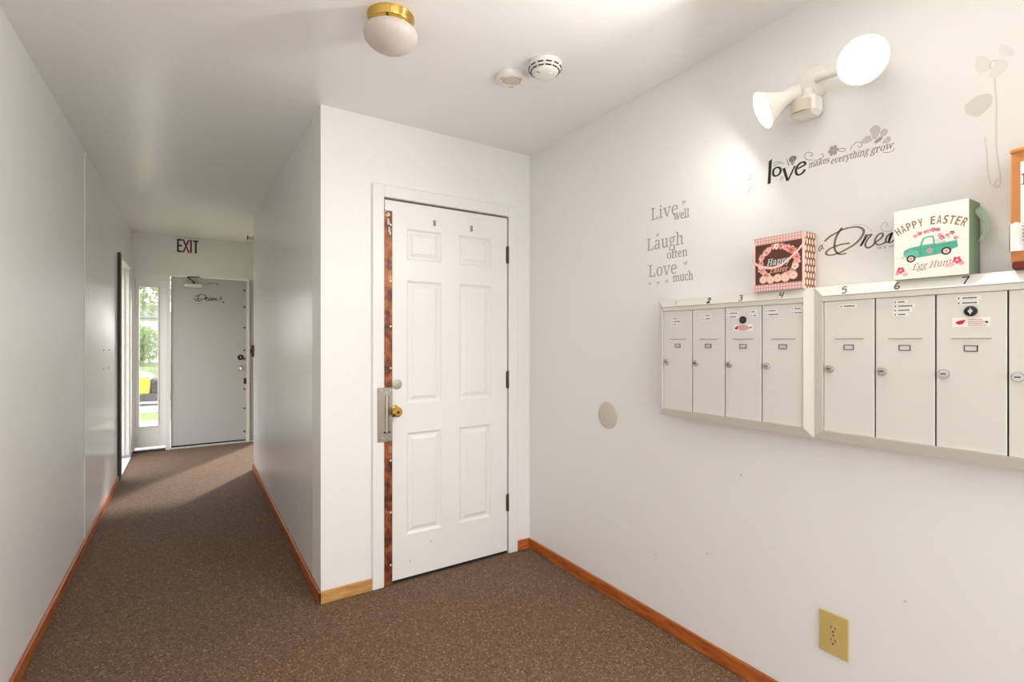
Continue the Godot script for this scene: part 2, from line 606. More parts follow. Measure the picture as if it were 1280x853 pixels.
	for c in [[0.799, 0.862, 0.0, 2.127], [1.640, 1.706, 0.0, 2.127], [0.862, 1.640, 2.061, 2.127]]:
		st = S()
		box(st, c[0], c[1], c[2], c[3], 0, 0.014, 0.004)
		part("casing", st, M.white, o)
	st = S()
	box(st, 0.862, 0.874, 0, 2.061, -0.13, -0.05)
	box(st, 1.628, 1.640, 0, 2.061, -0.13, -0.05)
	box(st, 0.874, 1.628, 2.046, 2.061, -0.13, -0.05)
	part("door_stop", st, M.white, o)

func six_panel_door() -> void:
	var o := thing("door_1", "white six-panel door with a copper edge strip and brass knob", "door", W(0.868, 0.018, DF - 0.002), 0, "", "structure")
	var w := 0.765
	var h := 2.032
	var cols := [[0.122, 0.328], [0.440, 0.648]]
	var rows := [[0.230, 0.783], [0.943, 1.610], [1.723, 1.893]]
	var xs := [0.0, 0.122, 0.328, 0.440, 0.648, w]
	var ys := [0.0, 0.230, 0.783, 0.943, 1.610, 1.723, 1.893, h]
	var st := S()
	var back := Vector3(w / 2, h / 2, -5)
	for i in 5:
		for j in 7:
			if i % 2 == 1 and j % 2 == 1:
				continue
			oquad(st, Vector3(xs[i], ys[j], 0), Vector3(xs[i + 1], ys[j], 0), Vector3(xs[i + 1], ys[j + 1], 0), Vector3(xs[i], ys[j + 1], 0), back)
	for c in cols:
		for r in rows:
			var a := [Vector3(c[0], r[0], 0), Vector3(c[1], r[0], 0), Vector3(c[1], r[1], 0), Vector3(c[0], r[1], 0)]
			var rings := [a]
			for e in [[0.004, -0.004], [0.012, -0.010], [0.020, -0.010]]:
				rings.append([Vector3(c[0] + e[0], r[0] + e[0], e[1]), Vector3(c[1] - e[0], r[0] + e[0], e[1]), Vector3(c[1] - e[0], r[1] - e[0], e[1]), Vector3(c[0] + e[0], r[1] - e[0], e[1])])
			for n in 3:
				for k in 4:
					oquad(st, rings[n][k], rings[n][(k + 1) % 4], rings[n + 1][(k + 1) % 4], rings[n + 1][k], back)
	for e in [[0, 0, w, 0], [w, 0, w, h], [w, h, 0, h], [0, h, 0, 0]]:
		oquad(st, Vector3(e[0], e[1], 0), Vector3(e[2], e[3], 0), Vector3(e[2], e[3], -0.04), Vector3(e[0], e[1], -0.04), Vector3(w / 2, h / 2, -0.02))
	box(st, 0, w, 0, h, -0.04, -0.011)
	part("slab", st, M.door, o)
	for r in rows:
		for c in cols:
			st = S()
			var i0 := 0.021
			var i1 := 0.040
			var ctr := Vector3((c[0] + c[1]) / 2, (r[0] + r[1]) / 2, -0.05)
			var lo := [Vector3(c[0] + i0, r[0] + i0, -0.011), Vector3(c[1] - i0, r[0] + i0, -0.011), Vector3(c[1] - i0, r[1] - i0, -0.011), Vector3(c[0] + i0, r[1] - i0, -0.011)]
			var hi := [Vector3(c[0] + i1, r[0] + i1, -0.003), Vector3(c[1] - i1, r[0] + i1, -0.003), Vector3(c[1] - i1, r[1] - i1, -0.003), Vector3(c[0] + i1, r[1] - i1, -0.003)]
			for k in 4:
				oquad(st, lo[k], lo[(k + 1) % 4], hi[(k + 1) % 4], hi[k], ctr)
			oquad(st, hi[0], hi[1], hi[2], hi[3], ctr)
			part("panel", st, M.door, o)
	# the sheet-copper strip over the lock edge
	st = S()
	box(st, -0.013, 0.039, -0.014, 1.974, 0.003, 0.0065, 0.001)
	var cs := part("edge_strip", st, M.copper, o)
	cs.set_meta("label", "rusty copper strip")
	for y in [1.601, 1.360, 1.138, 0.646, 0.371, 0.091, 1.90]:
		st = S()
		lathe(st, [Vector2(0.0055, 0), Vector2(0.004, 0.0025), Vector2(0, 0.003)], 12, out_z(Vector3(0.030, y, 0.0065)))
		part("rivet", st, M.plastic, cs)
	st = S()
	for f in [[0.012, 1.952, 0.015, 0.016], [0.018, 1.915, 0.008, 0.02], [0.022, 1.875, 0.006, 0.018], [0.006, 1.962, 0.010, 0.010], [0.028, 1.855, 0.005, 0.012]]:
		var pts := []
		for k in 9:
			var t := TAU * k / 9
			pts.append(Vector2(f[0], f[1]) + Vector2(f[2] * cos(t), f[3] * sin(t)) * rng.randf_range(0.6, 1.1))
		plate(st, pts, 0.0065, 0.0071)
	var fl := part("paint_flake", st, M.tan, cs)
	fl.set_meta("kind", "stuff")
	st = S()
	box(st, 0.045, w, -0.017, 0.0, -0.03, -0.006)
	part("sweep", st, M.gap, o)
	# latch guard
	st = S()
	box(st, -0.043, 0.035, 0.752, 1.036, 0.0165, 0.0195, 0.001)
	box(st, -0.043, -0.005, 0.752, 1.036, 0.0125, 0.0165, 0.0005)
	for k in 10:
		var t0 := PI * k / 10
		var t1 := PI * (k + 1) / 10
		st.set_smooth_group(3)
		oquad(st, Vector3(0.006 - 0.012 * cos(t0), 0.80, 0.0195 + 0.007 * sin(t0)), Vector3(0.006 - 0.012 * cos(t1), 0.80, 0.0195 + 0.007 * sin(t1)), Vector3(0.006 - 0.012 * cos(t1), 0.985, 0.0195 + 0.007 * sin(t1)), Vector3(0.006 - 0.012 * cos(t0), 0.985, 0.0195 + 0.007 * sin(t0)), Vector3(0.006, 0.89, 0))
		st.set_smooth_group(-1)
	lathe(st, [Vector2(0.012, 0), Vector2(0.010, 0.004), Vector2(0.006, 0.0062), Vector2(0, 0.007)], 20, out_z(Vector3(0.006, 0.985, 0.0195)))
	var lg := part("latch_guard", st, mat(rgb(160, 154, 144), 0.3, 0.9), o)
	lg.set_meta("label", "stainless latch guard plate")
	for p in [[-0.022, 1.022], [0.006, 1.012], [0.022, 1.022], [-0.020, 0.772], [0.010, 0.768], [0.026, 0.778]]:
		st = S()
		lathe(st, [Vector2(0.006, 0), Vector2(0.0045, 0.003), Vector2(0, 0.0035)], 12, out_z(Vector3(p[0], p[1], 0.0195)))
		part("bolt", st, M.chrome, lg)
	st = S()
	box(st, -0.012, 0.024, 0.796, 0.806, 0.0195, 0.0235, 0.002)
	part("slot", st, M.gap, lg)
	# knob
	st = S()
	var kx := out_z(Vector3(0.050, 0.908, 0.0))
	lathe(st, [Vector2(0.033, 0), Vector2(0.032, 0.005), Vector2(0.022, 0.011), Vector2(0.014, 0.014), Vector2(0.013, 0.028), Vector2(0.018, 0.032), Vector2(0.0265, 0.040), Vector2(0.028, 0.050), Vector2(0.0255, 0.059), Vector2(0.019, 0.0635), Vector2(0.015, 0.0635), Vector2(0.0145, 0.067), Vector2(0.0, 0.067)], 32, kx)
	var kn := part("knob", st, M.brass, o)
	st = S()
	lathe(st, [Vector2(0.010, 0.067), Vector2(0.009, 0.069), Vector2(0, 0.069)], 20, kx)
	box(st, 0.0487, 0.0513, 0.902, 0.914, 0.069, 0.0696)
	part("keyhole", st, M.brass_dark, kn)
	st = S()
	lathe(st, [Vector2(0.0275, 0), Vector2(0.027, 0.003), Vector2(0.025, 0.004), Vector2(0, 0.0042)], 32, out_z(Vector3(0.067, 1.049, 0)))
	part("cover_disc", st, M.grey_disc, o).set_meta("label", "grey metal disc over the old lock hole")
	# hinges
	for y in [1.808, 1.045, 0.294]:
		st = S()
		lathe(st, [Vector2(0, -0.054), Vector2(0.004, -0.054), Vector2(0.0065, -0.050), Vector2(0.0065, 0.050), Vector2(0.004, 0.054), Vector2(0, 0.054)], 14, Transform3D(Basis(), Vector3(0.768, y, 0.006)))
		box(st, 0.757, 0.768, y - 0.05, y + 0.05, 0.0, 0.0035)
		for k in 4:
			lathe(st, [Vector2(0.0068, -0.0012), Vector2(0.0068, 0.0012)], 14, Transform3D(Basis(), Vector3(0.768, y - 0.03 + 0.02 * k, 0.006)))
		part("hinge", st, M.bronze, o)
	# two little loops of wire left near the top
	for p in [[0.284, 1.942], [0.518, 1.939]]:
		st = S()
		for s in [-1, 1]:
			var ring := []
			for k in 13:
				ring.append(Vector3(p[0] + 0.0065 * cos(TAU * k / 12), p[1] + s * 0.0085 + 0.0065 * sin(TAU * k / 12), 0.002))
			tube(st, ring, 0.0018, 6)
		part("wire_loop", st, M.dark, o)
	for p in [[0.262, 0.165], [0.142, 0.082]]:
		st = S()
		plate(st, ellipse(p[0], p[1], 0.004, 0.006), 0.0, 0.0008)
		part("scuff", st, M.tan, o)

func exit_end() -> void:
	# sidelight
	var o := thing("window_1", "tall narrow sidelight window beside the exit door", "window", W(0, 0, DE), 0, "", "structure")
	var st := S()
	box(st, XL, -0.535, 0.02, 2.085, -0.10, 0.012, 0.003)
	box(st, -0.240, -0.195, 0, 2.085, -0.10, 0.012, 0.003)
	box(st, -0.535, -0.240, 2.02, 2.085, -0.10, 0.006, 0.003)
	part("frame", st, M.white, o)
	st = S()
	box(st, -0.535, -0.508, 0.05, 2.02, -0.06, -0.02, 0.002)
	box(st, -0.303, -0.240, 0.05, 2.02, -0.06, -0.02, 0.002)
	box(st, -0.508, -0.303, 1.945, 2.02, -0.06, -0.02, 0.002)
	box(st, -0.508, -0.303, 0.05, 0.285, -0.06, -0.02, 0.002)
	part("sash", st, M.white, o)
	st = S()
	for b in [[-0.508, -0.493, 0.285, 1.945], [-0.318, -0.303, 0.285, 1.945], [-0.493, -0.318, 1.930, 1.945], [-0.493, -0.318, 0.285, 0.300]]:
		box(st, b[0], b[1], b[2], b[3], -0.055, -0.010, 0.004)
	part("glazing_bead", st, M.white, o)
	st = S()
	box(st, -0.493, -0.318, 0.300, 1.930, -0.045, -0.039)
	part("pane", st, M.glass, o)
	st = S()
	box(st, XL, -0.240, 0, 0.022, -0.10, 0.004, 0.002)
	part("sill", st, M.seal, o)
	# frame and door
	o = thing("trim_2", "white frame around the grey exit door", "door frame", W(0, 0, DE), 0, "", "structure")
	st = S()
	box(st, 0.618, 0.652, 0, 2.085, -0.12, 0.012, 0.003)
	part("jamb", st, M.white, o)
	st = S()
	box(st, 0.655, 0.71, 0, 2.085, -0.12, -0.004, 0.003)
	part("mullion", st, M.exit_door, o)
	st = S()
	box(st, -0.195, 0.71, 0.0, 0.018, -0.12, 0.006, 0.003)
	part("threshold", st, M.alu, o)
	o = thing("door_2", "plain grey exit door at the passage end with a closer on top", "door", W(-0.190, 0.024, DE + 0.02), 0, "", "structure")
	st = S()
	box(st, 0, 0.803, 0.012, 2.055, -0.045, 0.0, 0.002)
	part("slab", st, M.exit_door, o)
	st = S()
	box(st, 0, 0.803, -0.004, 0.03, -0.03, -0.005)
	part("sweep", st, M.gap, o)
	st = S()
	box(st, 0.770, 0.806, 0.02, 2.05, 0.0, 0.003, 0.001)
	var es := part("edge_strip", st, M.exit_door, o)
	for y in [1.925, 1.711, 1.445, 1.158, 1.046, 0.657, 0.412, 0.115]:
		st = S()
		lathe(st, [Vector2(0.012, 0), Vector2(0.009, 0.004), Vector2(0, 0.005)], 12, out_z(Vector3(0.782, y, 0.003)))
		part("bolt", st, M.dark, es)
	st = S()
	lathe(st, [Vector2(0.036, 0), Vector2(0.034, 0.010), Vector2(0.026, 0.016), Vector2(0, 0.017)], 24, out_z(Vector3(0.738, 1.066, 0)))
	var db := part("deadbolt", st, M.dark, o)
	st = S()
	box(st, 0.733, 0.743, 1.050, 1.082, 0.016, 0.034, 0.003)
	part("thumb_turn", st, M.steel, db)
	st = S()
	lathe(st, [Vector2(0.034, 0), Vector2(0.032, 0.006), Vector2(0.016, 0.012), Vector2(0.013, 0.03), Vector2(0.026, 0.042), Vector2(0.029, 0.054), Vector2(0.022, 0.064), Vector2(0, 0.067)], 24, out_z(Vector3(0.742, 0.925, 0)))
	part("knob", st, M.chrome, o)
	st = S()
	box(st, 0.772, 0.803, 0.725, 0.80, 0.003, 0.012, 0.002)
	part("latch", st, M.dark, o)
	st = S()
	box(st, 0.125, 0.325, 1.925, 1.973, 0.0, 0.055, 0.008)
	var cl := part("closer", st, M.alu, o)
	cl.set_meta("label", "pale metal door closer")
	st = S()
	lathe(st, [Vector2(0.014, 0), Vector2(0.014, 0.03), Vector2(0, 0.03)], 16, Transform3D(Basis(), Vector3(0.235, 1.973, 0.028)))
	tube(st, [Vector3(0.235, 1.995, 0.03), Vector3(0.17, 2.045, 0.10)], 0.008, 8)
	tube(st, [Vector3(0.17, 2.045, 0.10), Vector3(0.30, 2.063, 0.006)], 0.007, 8)
	part("arm", st, M.bronze, cl)
	st = S()
	box(st, 0.36, 0.49, 1.99, 1.996, 0.0, 0.004)
	lathe(st, [Vector2(0.008, 0), Vector2(0.006, 0.004), Vector2(0, 0.004)], 10, out_z(Vector3(0.485, 1.985, 0)))
	part("bracket", st, M.bronze, cl)
	st = S()
	for p in [[0.31, 0.40, 1.42], [0.24, 0.40, 1.30]]:
		box(st, p[0], p[1], p[2], p[2] + 0.003, 0.0, 0.0006)
	part("tape_trace", st, M.tan, o)

	# side doorway
	o = thing("trim_3", "white jambs of the bright side doorway with a dark edge", "door frame", W(0, 0, 0), 0, "", "structure")
	st = S()
	wbox(st, XL, XL + 0.021, 0.02, 2.115, 5.80, 5.915, 0.003)
	part("weather_strip", st, M.seal, o).set_meta("label", "dark rubber strip along the doorway edge")
	st = S()
	wbox(st, XL - 0.12, XL - 0.005, 0.035, 2.10, 6.95, 6.98, 0.004)
	wbox(st, XL - 0.075, XL - 0.045, 0.035, 2.09, 6.937, 6.95, 0.003)
	part("jamb", st, M.white, o)
	st = S()
	wbox(st, XL - 0.12, XL + 0.004, 2.095, 2.115, 5.915, 6.95, 0.003)
	part("head", st, M.white, o)
	st = S()
	wbox(st, XL - 0.16, XL + 0.01, 0, 0.012, 5.905, 6.95, 0.004)
	part("threshold", st, M.white, o)
	o = thing("door_3", "glazed white storm door filling the side doorway", "door", W(XL - 0.16, 0, 6.44), 0, "", "structure")
	st = S()
	box(st, -0.03, 0.0, 0.0, 2.12, 0.44, 0.54, 0.003)
	box(st, -0.03, 0.0, 0.0, 2.12, -0.54, -0.44, 0.003)
	box(st, -0.03, 0.0, 2.0, 2.12, -0.44, 0.44, 0.003)
	box(st, -0.03, 0.0, 0.0, 0.12, -0.44, 0.44, 0.003)
	part("frame", st, M.white, o)
	st = S()
	box(st, -0.018, -0.012, 0.12, 2.0, -0.44, 0.44)
	part("pane", st, M.glass, o)
	# tall alcove window and the glazed entry behind the viewer
	o = thing("window_2", "tall white window in the alcove beside the exit door", "window", W(0.76, 0.08, DE + 0.05), 0, "", "structure")
	framed_pane(o, 1.34, 2.005)
	o = thing("window_3", "glazed entry panel in the wall behind the viewer", "window", W(1.70, 0.10, -1.46), PI, "", "structure")
	framed_pane(o, 2.15, 2.26)

	# EXIT sign
	o = thing("exit_sign", "white EXIT sign with red and black letters over the exit door", "exit sign", W(0, 2.355, DE))
	st = S()
	box(st, -0.165, 0.170, 0.0, 0.196, 0.0, 0.010, 0.003)
	part("plate", st, M.passage, o)
	var red := mat(rgb(112, 24, 38), 0.5)
	var blk := mat(rgb(44, 28, 30), 0.5)
	for e in [["E", -0.128, blk], ["X", -0.066, red], ["I", 0.004, red], ["T", 0.036, blk]]:
		st = S()
		var x: float = e[1]
		var s := 0.020
		var hh := 0.158
		var y0 := 0.016
		match e[0]:
			"E":
				box(st, x, x + s, y0, y0 + hh, 0.010, 0.012)
				for yy in [y0, y0 + hh / 2 - s / 2, y0 + hh - s]:
					box(st, x + s, x + 0.052, yy, yy + s, 0.010, 0.012)
			"X":
				for sg in [-1, 1]:
					plate(st, [Vector2(x + 0.030 - sg * 0.029 - 0.009, y0), Vector2(x + 0.030 - sg * 0.029 + 0.009, y0), Vector2(x + 0.030 + sg * 0.029 + 0.009, y0 + hh), Vector2(x + 0.030 + sg * 0.029 - 0.009, y0 + hh)], 0.010, 0.012 + sg * 0.0002)
			"I":
				box(st, x, x + s, y0, y0 + hh, 0.010, 0.012)
			"T":
				box(st, x + 0.018, x + 0.018 + s, y0, y0 + hh - s, 0.010, 0.012)
				box(st, x, x + 0.054, y0 + hh - s, y0 + hh, 0.010, 0.012)
		part("letter", st, e[2], o)

	# little things at the passage corner
	o = thing("sprinkler_head", "small grey sprinkler head sticking out near the passage corner ceiling", "sprinkler", W(XC, 2.338, 5.66), -PI / 2)
	st = S()
	lathe(st, [Vector2(0.026, 0), Vector2(0.022, 0.006), Vector2(0.012, 0.010), Vector2(0.011, 0.05), Vector2(0, 0.05)], 20, out_z(Vector3.ZERO))
	part("body", st, M.steel, o)
	st = S()
	lathe(st, [Vector2(0, 0.05), Vector2(0.022, 0.052), Vector2(0.024, 0.058), Vector2(0, 0.062)], 20, out_z(Vector3.ZERO))
	part("deflector", st, M.seal, o)
	o = thing("pull_station", "small dark red box on the passage corner beside the exit door", "alarm box", W(XC, 1.14, 5.65), -PI / 2)
	st = S()
	box(st, -0.022, 0.022, 0.0, 0.118, 0.0, 0.024, 0.006)
	part("housing", st, mat(rgb(78, 22, 26), 0.45), o)
	st = S()
	box(st, -0.014, 0.014, 0.035, 0.080, 0.024, 0.032, 0.003)
	part("handle", st, mat(rgb(58, 18, 20), 0.4), o)

func framed_pane(o: Node3D, w: float, h: float) -> void:
	var st := S()
	box(st, 0, 0.05, 0, h, -0.03, 0.03, 0.004)
	box(st, w - 0.05, w, 0, h, -0.03, 0.03, 0.004)
	box(st, 0.05, w - 0.05, h - 0.05, h, -0.03, 0.03, 0.004)
	box(st, 0.05, w - 0.05, 0, 0.05, -0.03, 0.03, 0.004)
	part("frame", st, M.white, o)
	st = S()
	box(st, 0.05, w - 0.05, 0.05, h - 0.05, -0.003, 0.003)
	part("pane", st, M.glass, o)

# ------------------------------------------------------------------ ceiling fittings
func ceiling_things() -> void:
	var o := thing("ceiling_light", "unlit brass ceiling light with a frosted mushroom glass shade", "ceiling light", W(0.612, HC, 1.758))
	var st := S()
	lathe(st, [Vector2(0, -0.05), Vector2(0.070, -0.05), Vector2(0.079, -0.047), Vector2(0.081, -0.040), Vector2(0.079, -0.032), Vector2(0.077, -0.028), Vector2(0.079, -0.024), Vector2(0.081, -0.010), Vector2(0.084, -0.004), Vector2(0.084, 0)], 48)
	part("brass_ring", st, M.brass, o)
	for k in 3:
		var t := TAU * k / 3 + 2.05
		st = S()
		lathe(st, [Vector2(0.0055, 0), Vector2(0.0045, 0.006), Vector2(0, 0.007)], 12, along(Vector3(0.080 * cos(t), -0.038, 0.080 * sin(t)), Vector3(cos(t), 0, sin(t))))
		part("set_screw", st, M.brass_dark, o)
	st = S()
	var prof := []
	for k in 15:
		var t := PI / 2 * k / 14.0
		prof.append(Vector2(0.096 * sin(t), -0.062 - 0.058 * cos(t)))
	prof.append(Vector2(0.094, -0.054))
	prof.append(Vector2(0.086, -0.048))
	prof.append(Vector2(0.074, -0.044))
	lathe(st, prof, 96, Transform3D(), 0.004, 24)
	var frost := mat(rgb(214, 206, 200), 0.35)
	frost.backlight_enabled = true
	frost.backlight = rgb(150, 140, 132)
	part("glass_shade", st, frost, o)

	o = thing("smoke_detector", "low round white detector base with a tan centre beside the smoke alarm", "smoke detector", W(1.197, HC, 1.862))
	st = S()
	lathe(st, [Vector2(0, -0.012), Vector2(0.040, -0.012), Vector2(0.042, -0.020), Vector2(0.056, -0.020), Vector2(0.066, -0.014), Vector2(0.069, -0.004), Vector2(0.069, 0)], 48)
	part("base", st, M.plastic, o)
	st = S()
	lathe(st, [Vector2(0, -0.0185), Vector2(0.036, -0.0185), Vector2(0.039, -0.012)], 40)
	part("centre_disc", st, M.tan, o)
	for k in 3:
		var t := TAU * k / 3 + 0.5
		st = S()
		box(st, -0.012, 0.012, -0.0205, -0.018, -0.0035, 0.0035, 0.001, Transform3D(Basis(Vector3.UP, t), Vector3(0.049 * sin(t), 0, 0.049 * cos(t))))
		part("slot", st, M.grey_disc, o)

	o = thing("smoke_detector_001", "thick round white smoke alarm with dark vent slots", "smoke detector", W(1.262, HC, 1.700))
	st = S()
	lathe(st, [Vector2(0, -0.046), Vector2(0.040, -0.046), Vector2(0.050, -0.043), Vector2(0.056, -0.036), Vector2(0.060, -0.028), Vector2(0.066, -0.024), Vector2(0.070, -0.010), Vector2(0.070, 0)], 48)
	part("housing", st, M.plastic, o)
	for k in 12:
		var t := TAU * k / 12 + 0.13
		for e in [[0.0592, -0.0325], [0.0675, -0.0215]]:
			st = S()
			box(st, -0.012, 0.012, -0.0022, 0.0022, -0.002, 0.0022, 0.0005, Transform3D(Basis(Vector3.UP, t), Vector3(e[0] * sin(t), e[1], e[0] * cos(t))))
			part("vent_slot", st, M.dark, o)
	st = S()
	lathe(st, [Vector2(0, -0.049), Vector2(0.010, -0.049), Vector2(0.012, -0.046)], 24, Transform3D(Basis(), Vector3(0.012, 0, 0.02)))
	part("test_button", st, M.plastic, o)
	st = S()
	box(st, -0.045, -0.030, -0.047, -0.0455, 0.0, 0.008)
	part("label", st, M.vinyl_grey, o)

# ------------------------------------------------------------------ mailbox wall
func mailbox_bank(called: String, label: String, d_left: float, first: int, side: float, wd: float) -> void:
	var y0 := 0.981
	var o := thing(called, label, "mailboxes", W(XR, y0, d_left), -PI / 2, "wall mailbox banks")
	var w := 2 * side + 4 * wd
	var h := 0.494
	var zo := 0.078      # outer edge of the trim
	var zi := 0.090      # its inner, proud edge
	var zd := 0.084      # faces of the doors
	var b := 0.0305      # width of top and bottom trim
	var st := S()
	box(st, 0.004, w - 0.004, 0.004, h - 0.004, 0.0, zo - 0.004)
	box(st, side - 0.002, w - side + 0.002, b - 0.002, h - b + 0.002, zo - 0.004, zd - 0.006)
	part("cabinet", st, M.gap, o)
	# four mitred trim pieces
	var oc := [Vector2(0, 0), Vector2(w, 0), Vector2(w, h), Vector2(0, h)]
	var ic := [Vector2(side, b), Vector2(w - side, b), Vector2(w - side, h - b), Vector2(side, h - b)]
	var trims := []
	for k in 4:
		st = S()
		var j := (k + 1) % 4
		var P := func(v: Vector2, z: float) -> Vector3: return Vector3(v.x, v.y, z)
		var s: Vector2 = (ic[k] - oc[k]).sign() * 0.0006
		var ctr := Vector3((oc[k].x + oc[j].x + ic[k].x + ic[j].x) / 4, (oc[k].y + oc[j].y + ic[k].y + ic[j].y) / 4, 0.03)
		var along2: Vector2 = (oc[j] - oc[k]).normalized() * 0.0005
		var q := [P.call(oc[k] + along2, zo), P.call(oc[j] - along2, zo), P.call(ic[j] - along2, zi), P.call(ic[k] + along2, zi)]
		oquad(st, q[0], q[1], q[2], q[3], ctr)
		oquad(st, q[0], q[1], P.call(oc[j] - along2, 0), P.call(oc[k] + along2, 0), ctr)
		oquad(st, q[3], q[2], P.call(ic[j] - along2, zd - 0.01), P.call(ic[k] + along2, zd - 0.01), ctr + Vector3((oc[k] - ic[k]).x, (oc[k] - ic[k]).y, 0) * 0.2)
		otri(st, q[1], q[2], P.call(ic[j] - along2, zd - 0.01), Vector3((oc[k].x + oc[j].x) / 2, (oc[k].y + oc[j].y) / 2, 0.03))
		otri(st, q[0], q[3], P.call(ic[k] + along2, zd - 0.01), Vector3((oc[k].x + oc[j].x) / 2, (oc[k].y + oc[j].y) / 2, 0.03))
		trims.append(part("trim", st, M.alu, o))
	st = S()
	box(st, side, w - side, h - b - 0.0175, h - b - 0.0005, zd - 0.012, zd + 0.003, 0.001)
	part("top_rail", st, M.alu, o)
	# doors
	var dh := h - 2 * b - 0.0185
	for k in 4:
		var n := first + k
		var x0 := side + wd * k + 0.0018
		st = S()
		box(st, 0, wd - 0.0036, 0, dh, -0.006, 0.0, 0.0015)
		var dr := part("door", st, M.box_door, o, Vector3(x0, b + 0.0006, zd))
		st = S()
		lathe(st, [Vector2(0.0125, 0), Vector2(0.0125, 0.004), Vector2(0.0105, 0.007), Vector2(0.0055, 0.0072), Vector2(0.0055, 0.0085), Vector2(0, 0.0085)], 24, out_z(Vector3(0.017, 0.199, 0)))
		part("lock", st, M.chrome if n % 4 == 0 or n == 7 else M.steel, dr)
		st = S()
		box(st, 0.0115, 0.0225, 0.1975, 0.2005, 0.0085, 0.0092, 0.0, Transform3D(Basis(Vector3(0, 0, 1), 0.35), Vector3(0.0683, -0.0058, 0)) if false else Transform3D())
		part("keyway", st, M.dark, dr)
		st = S()
		box(st, wd * 0.22, wd * 0.78, 0.2935, 0.297, 0.0, 0.0016, 0.0006)
		part("mail_slot", st, M.vinyl_grey, dr)
		st = S()      # name window with a raised rim
		for e in [[-0.014, 0.014, 0.2745, 0.2765], [-0.014, 0.014, 0.2605, 0.2625], [-0.014, -0.012, 0.2605, 0.2765], [0.012, 0.014, 0.2605, 0.2765]]:
			box(st, wd / 2 + e[0], wd / 2 + e[1], e[2], e[3], 0.0, 0.0022, 0.0004)
		var nw := part("name_window", st, M.seal, dr)
		st = S()
		box(st, wd / 2 - 0.012, wd / 2 + 0.012, 0.2625, 0.2745, 0.0, 0.0008)
		part("card", st, M.vinyl_pale if n < 5 else M.box_door, nw)
		# name stickers: rows of type too small to read
		var rows: Array = [[], [[0.044, 0.382, 0.022], [0.044, 0.369, 0.042], [0.044, 0.357, 0.024]], [[0.052, 0.388, 0.026], [0.052, 0.375, 0.028]], [[0.010, 0.392, 0.038], [0.010, 0.379, 0.036], [0.098, 0.394, 0.022], [0.104, 0.380, 0.018]], [[0.014, 0.394, 0.032], [0.014, 0.381, 0.042], [0.104, 0.397, 0.030], [0.104, 0.383, 0.034]], [[0.050, 0.396, 0.036]], [[0.048, 0.400, 0.024], [0.048, 0.388, 0.040], [0.048, 0.376, 0.034], [0.048, 0.364, 0.026]], [[0.046, 0.401, 0.038], [0.046, 0.388, 0.034]], [[0.050, 0.399, 0.030]]][n]
		for r in rows:
			st = S()
			box(st, r[0] - 0.004, r[0] + r[2] + 0.008, r[1] - 0.0055, r[1] + 0.0055, 0.0, 0.0006)
			var sk := part("name_sticker", st, M.sticker, dr)
			st = S()
			box(st, r[0], r[0] + 0.003, r[1] - 0.002, r[1] + 0.002, 0.0006, 0.0009)
			var xx: float = r[0] + 0.009
			while xx < r[0] + r[2]:
				var ww := rng.randf_range(0.0025, 0.0045)
				box(st, xx, xx + ww, r[1] - 0.0016, r[1] + 0.0016, 0.0006, 0.0009)
				xx += ww + 0.0007
			part("small_type", st, M.marker, sk)
		if n == 3 or n == 7:
			carrier_lock(dr, wd, n)
	# numbers felt-tipped on the top trim
	var glyphs := {1: [[0, 0, 0, 20]], 2: [[-6, 14, -2, 20, 5, 18, 5, 12, -2, 5, -7, 0, 0, 1, 7, 0]], 3: [[-6, 18, 0, 21, 6, 17, 2, 12, -1, 11], [-1, 11, 6, 9, 7, 3, 1, -1, -6, 2]],
		4: [[-4, 20, -7, 9, 6, 9], [6, 21, 4, 9, 3, -2]], 5: [[6, 20, -4, 20, -6, 12, 2, 13, 6, 7, 2, 0, -6, 1]], 6: [[4, 21, -4, 14, -6, 5, -1, 0, 5, 3, 4, 9, -5, 7]], 7: [[-7, 20, 0, 20, 7, 21, 3, 11, -1, 0]]}
	for k in 4:
		var n := first + k
		if not glyphs.has(n):
			continue
		st = S()
		for g in glyphs[n]:
			ribbon(st, curve(V(g), 4), 0.0045 if n == 2 else (0.0014 if n == 1 else 0.0028), 0.0, 0.0005)
		var num := part("handwritten_number", st, M.marker, trims[2])
		num.position = Vector3(side + wd * (k + 0.5) + [0, 0, 0.005, -0.008, -0.002, -0.010, -0.016, -0.01][n] - (0.006 if n == 1 else 0.0), h - b + 0.0055, zi - 0.0018)
		num.rotation.x = -atan2(zi - zo, b)

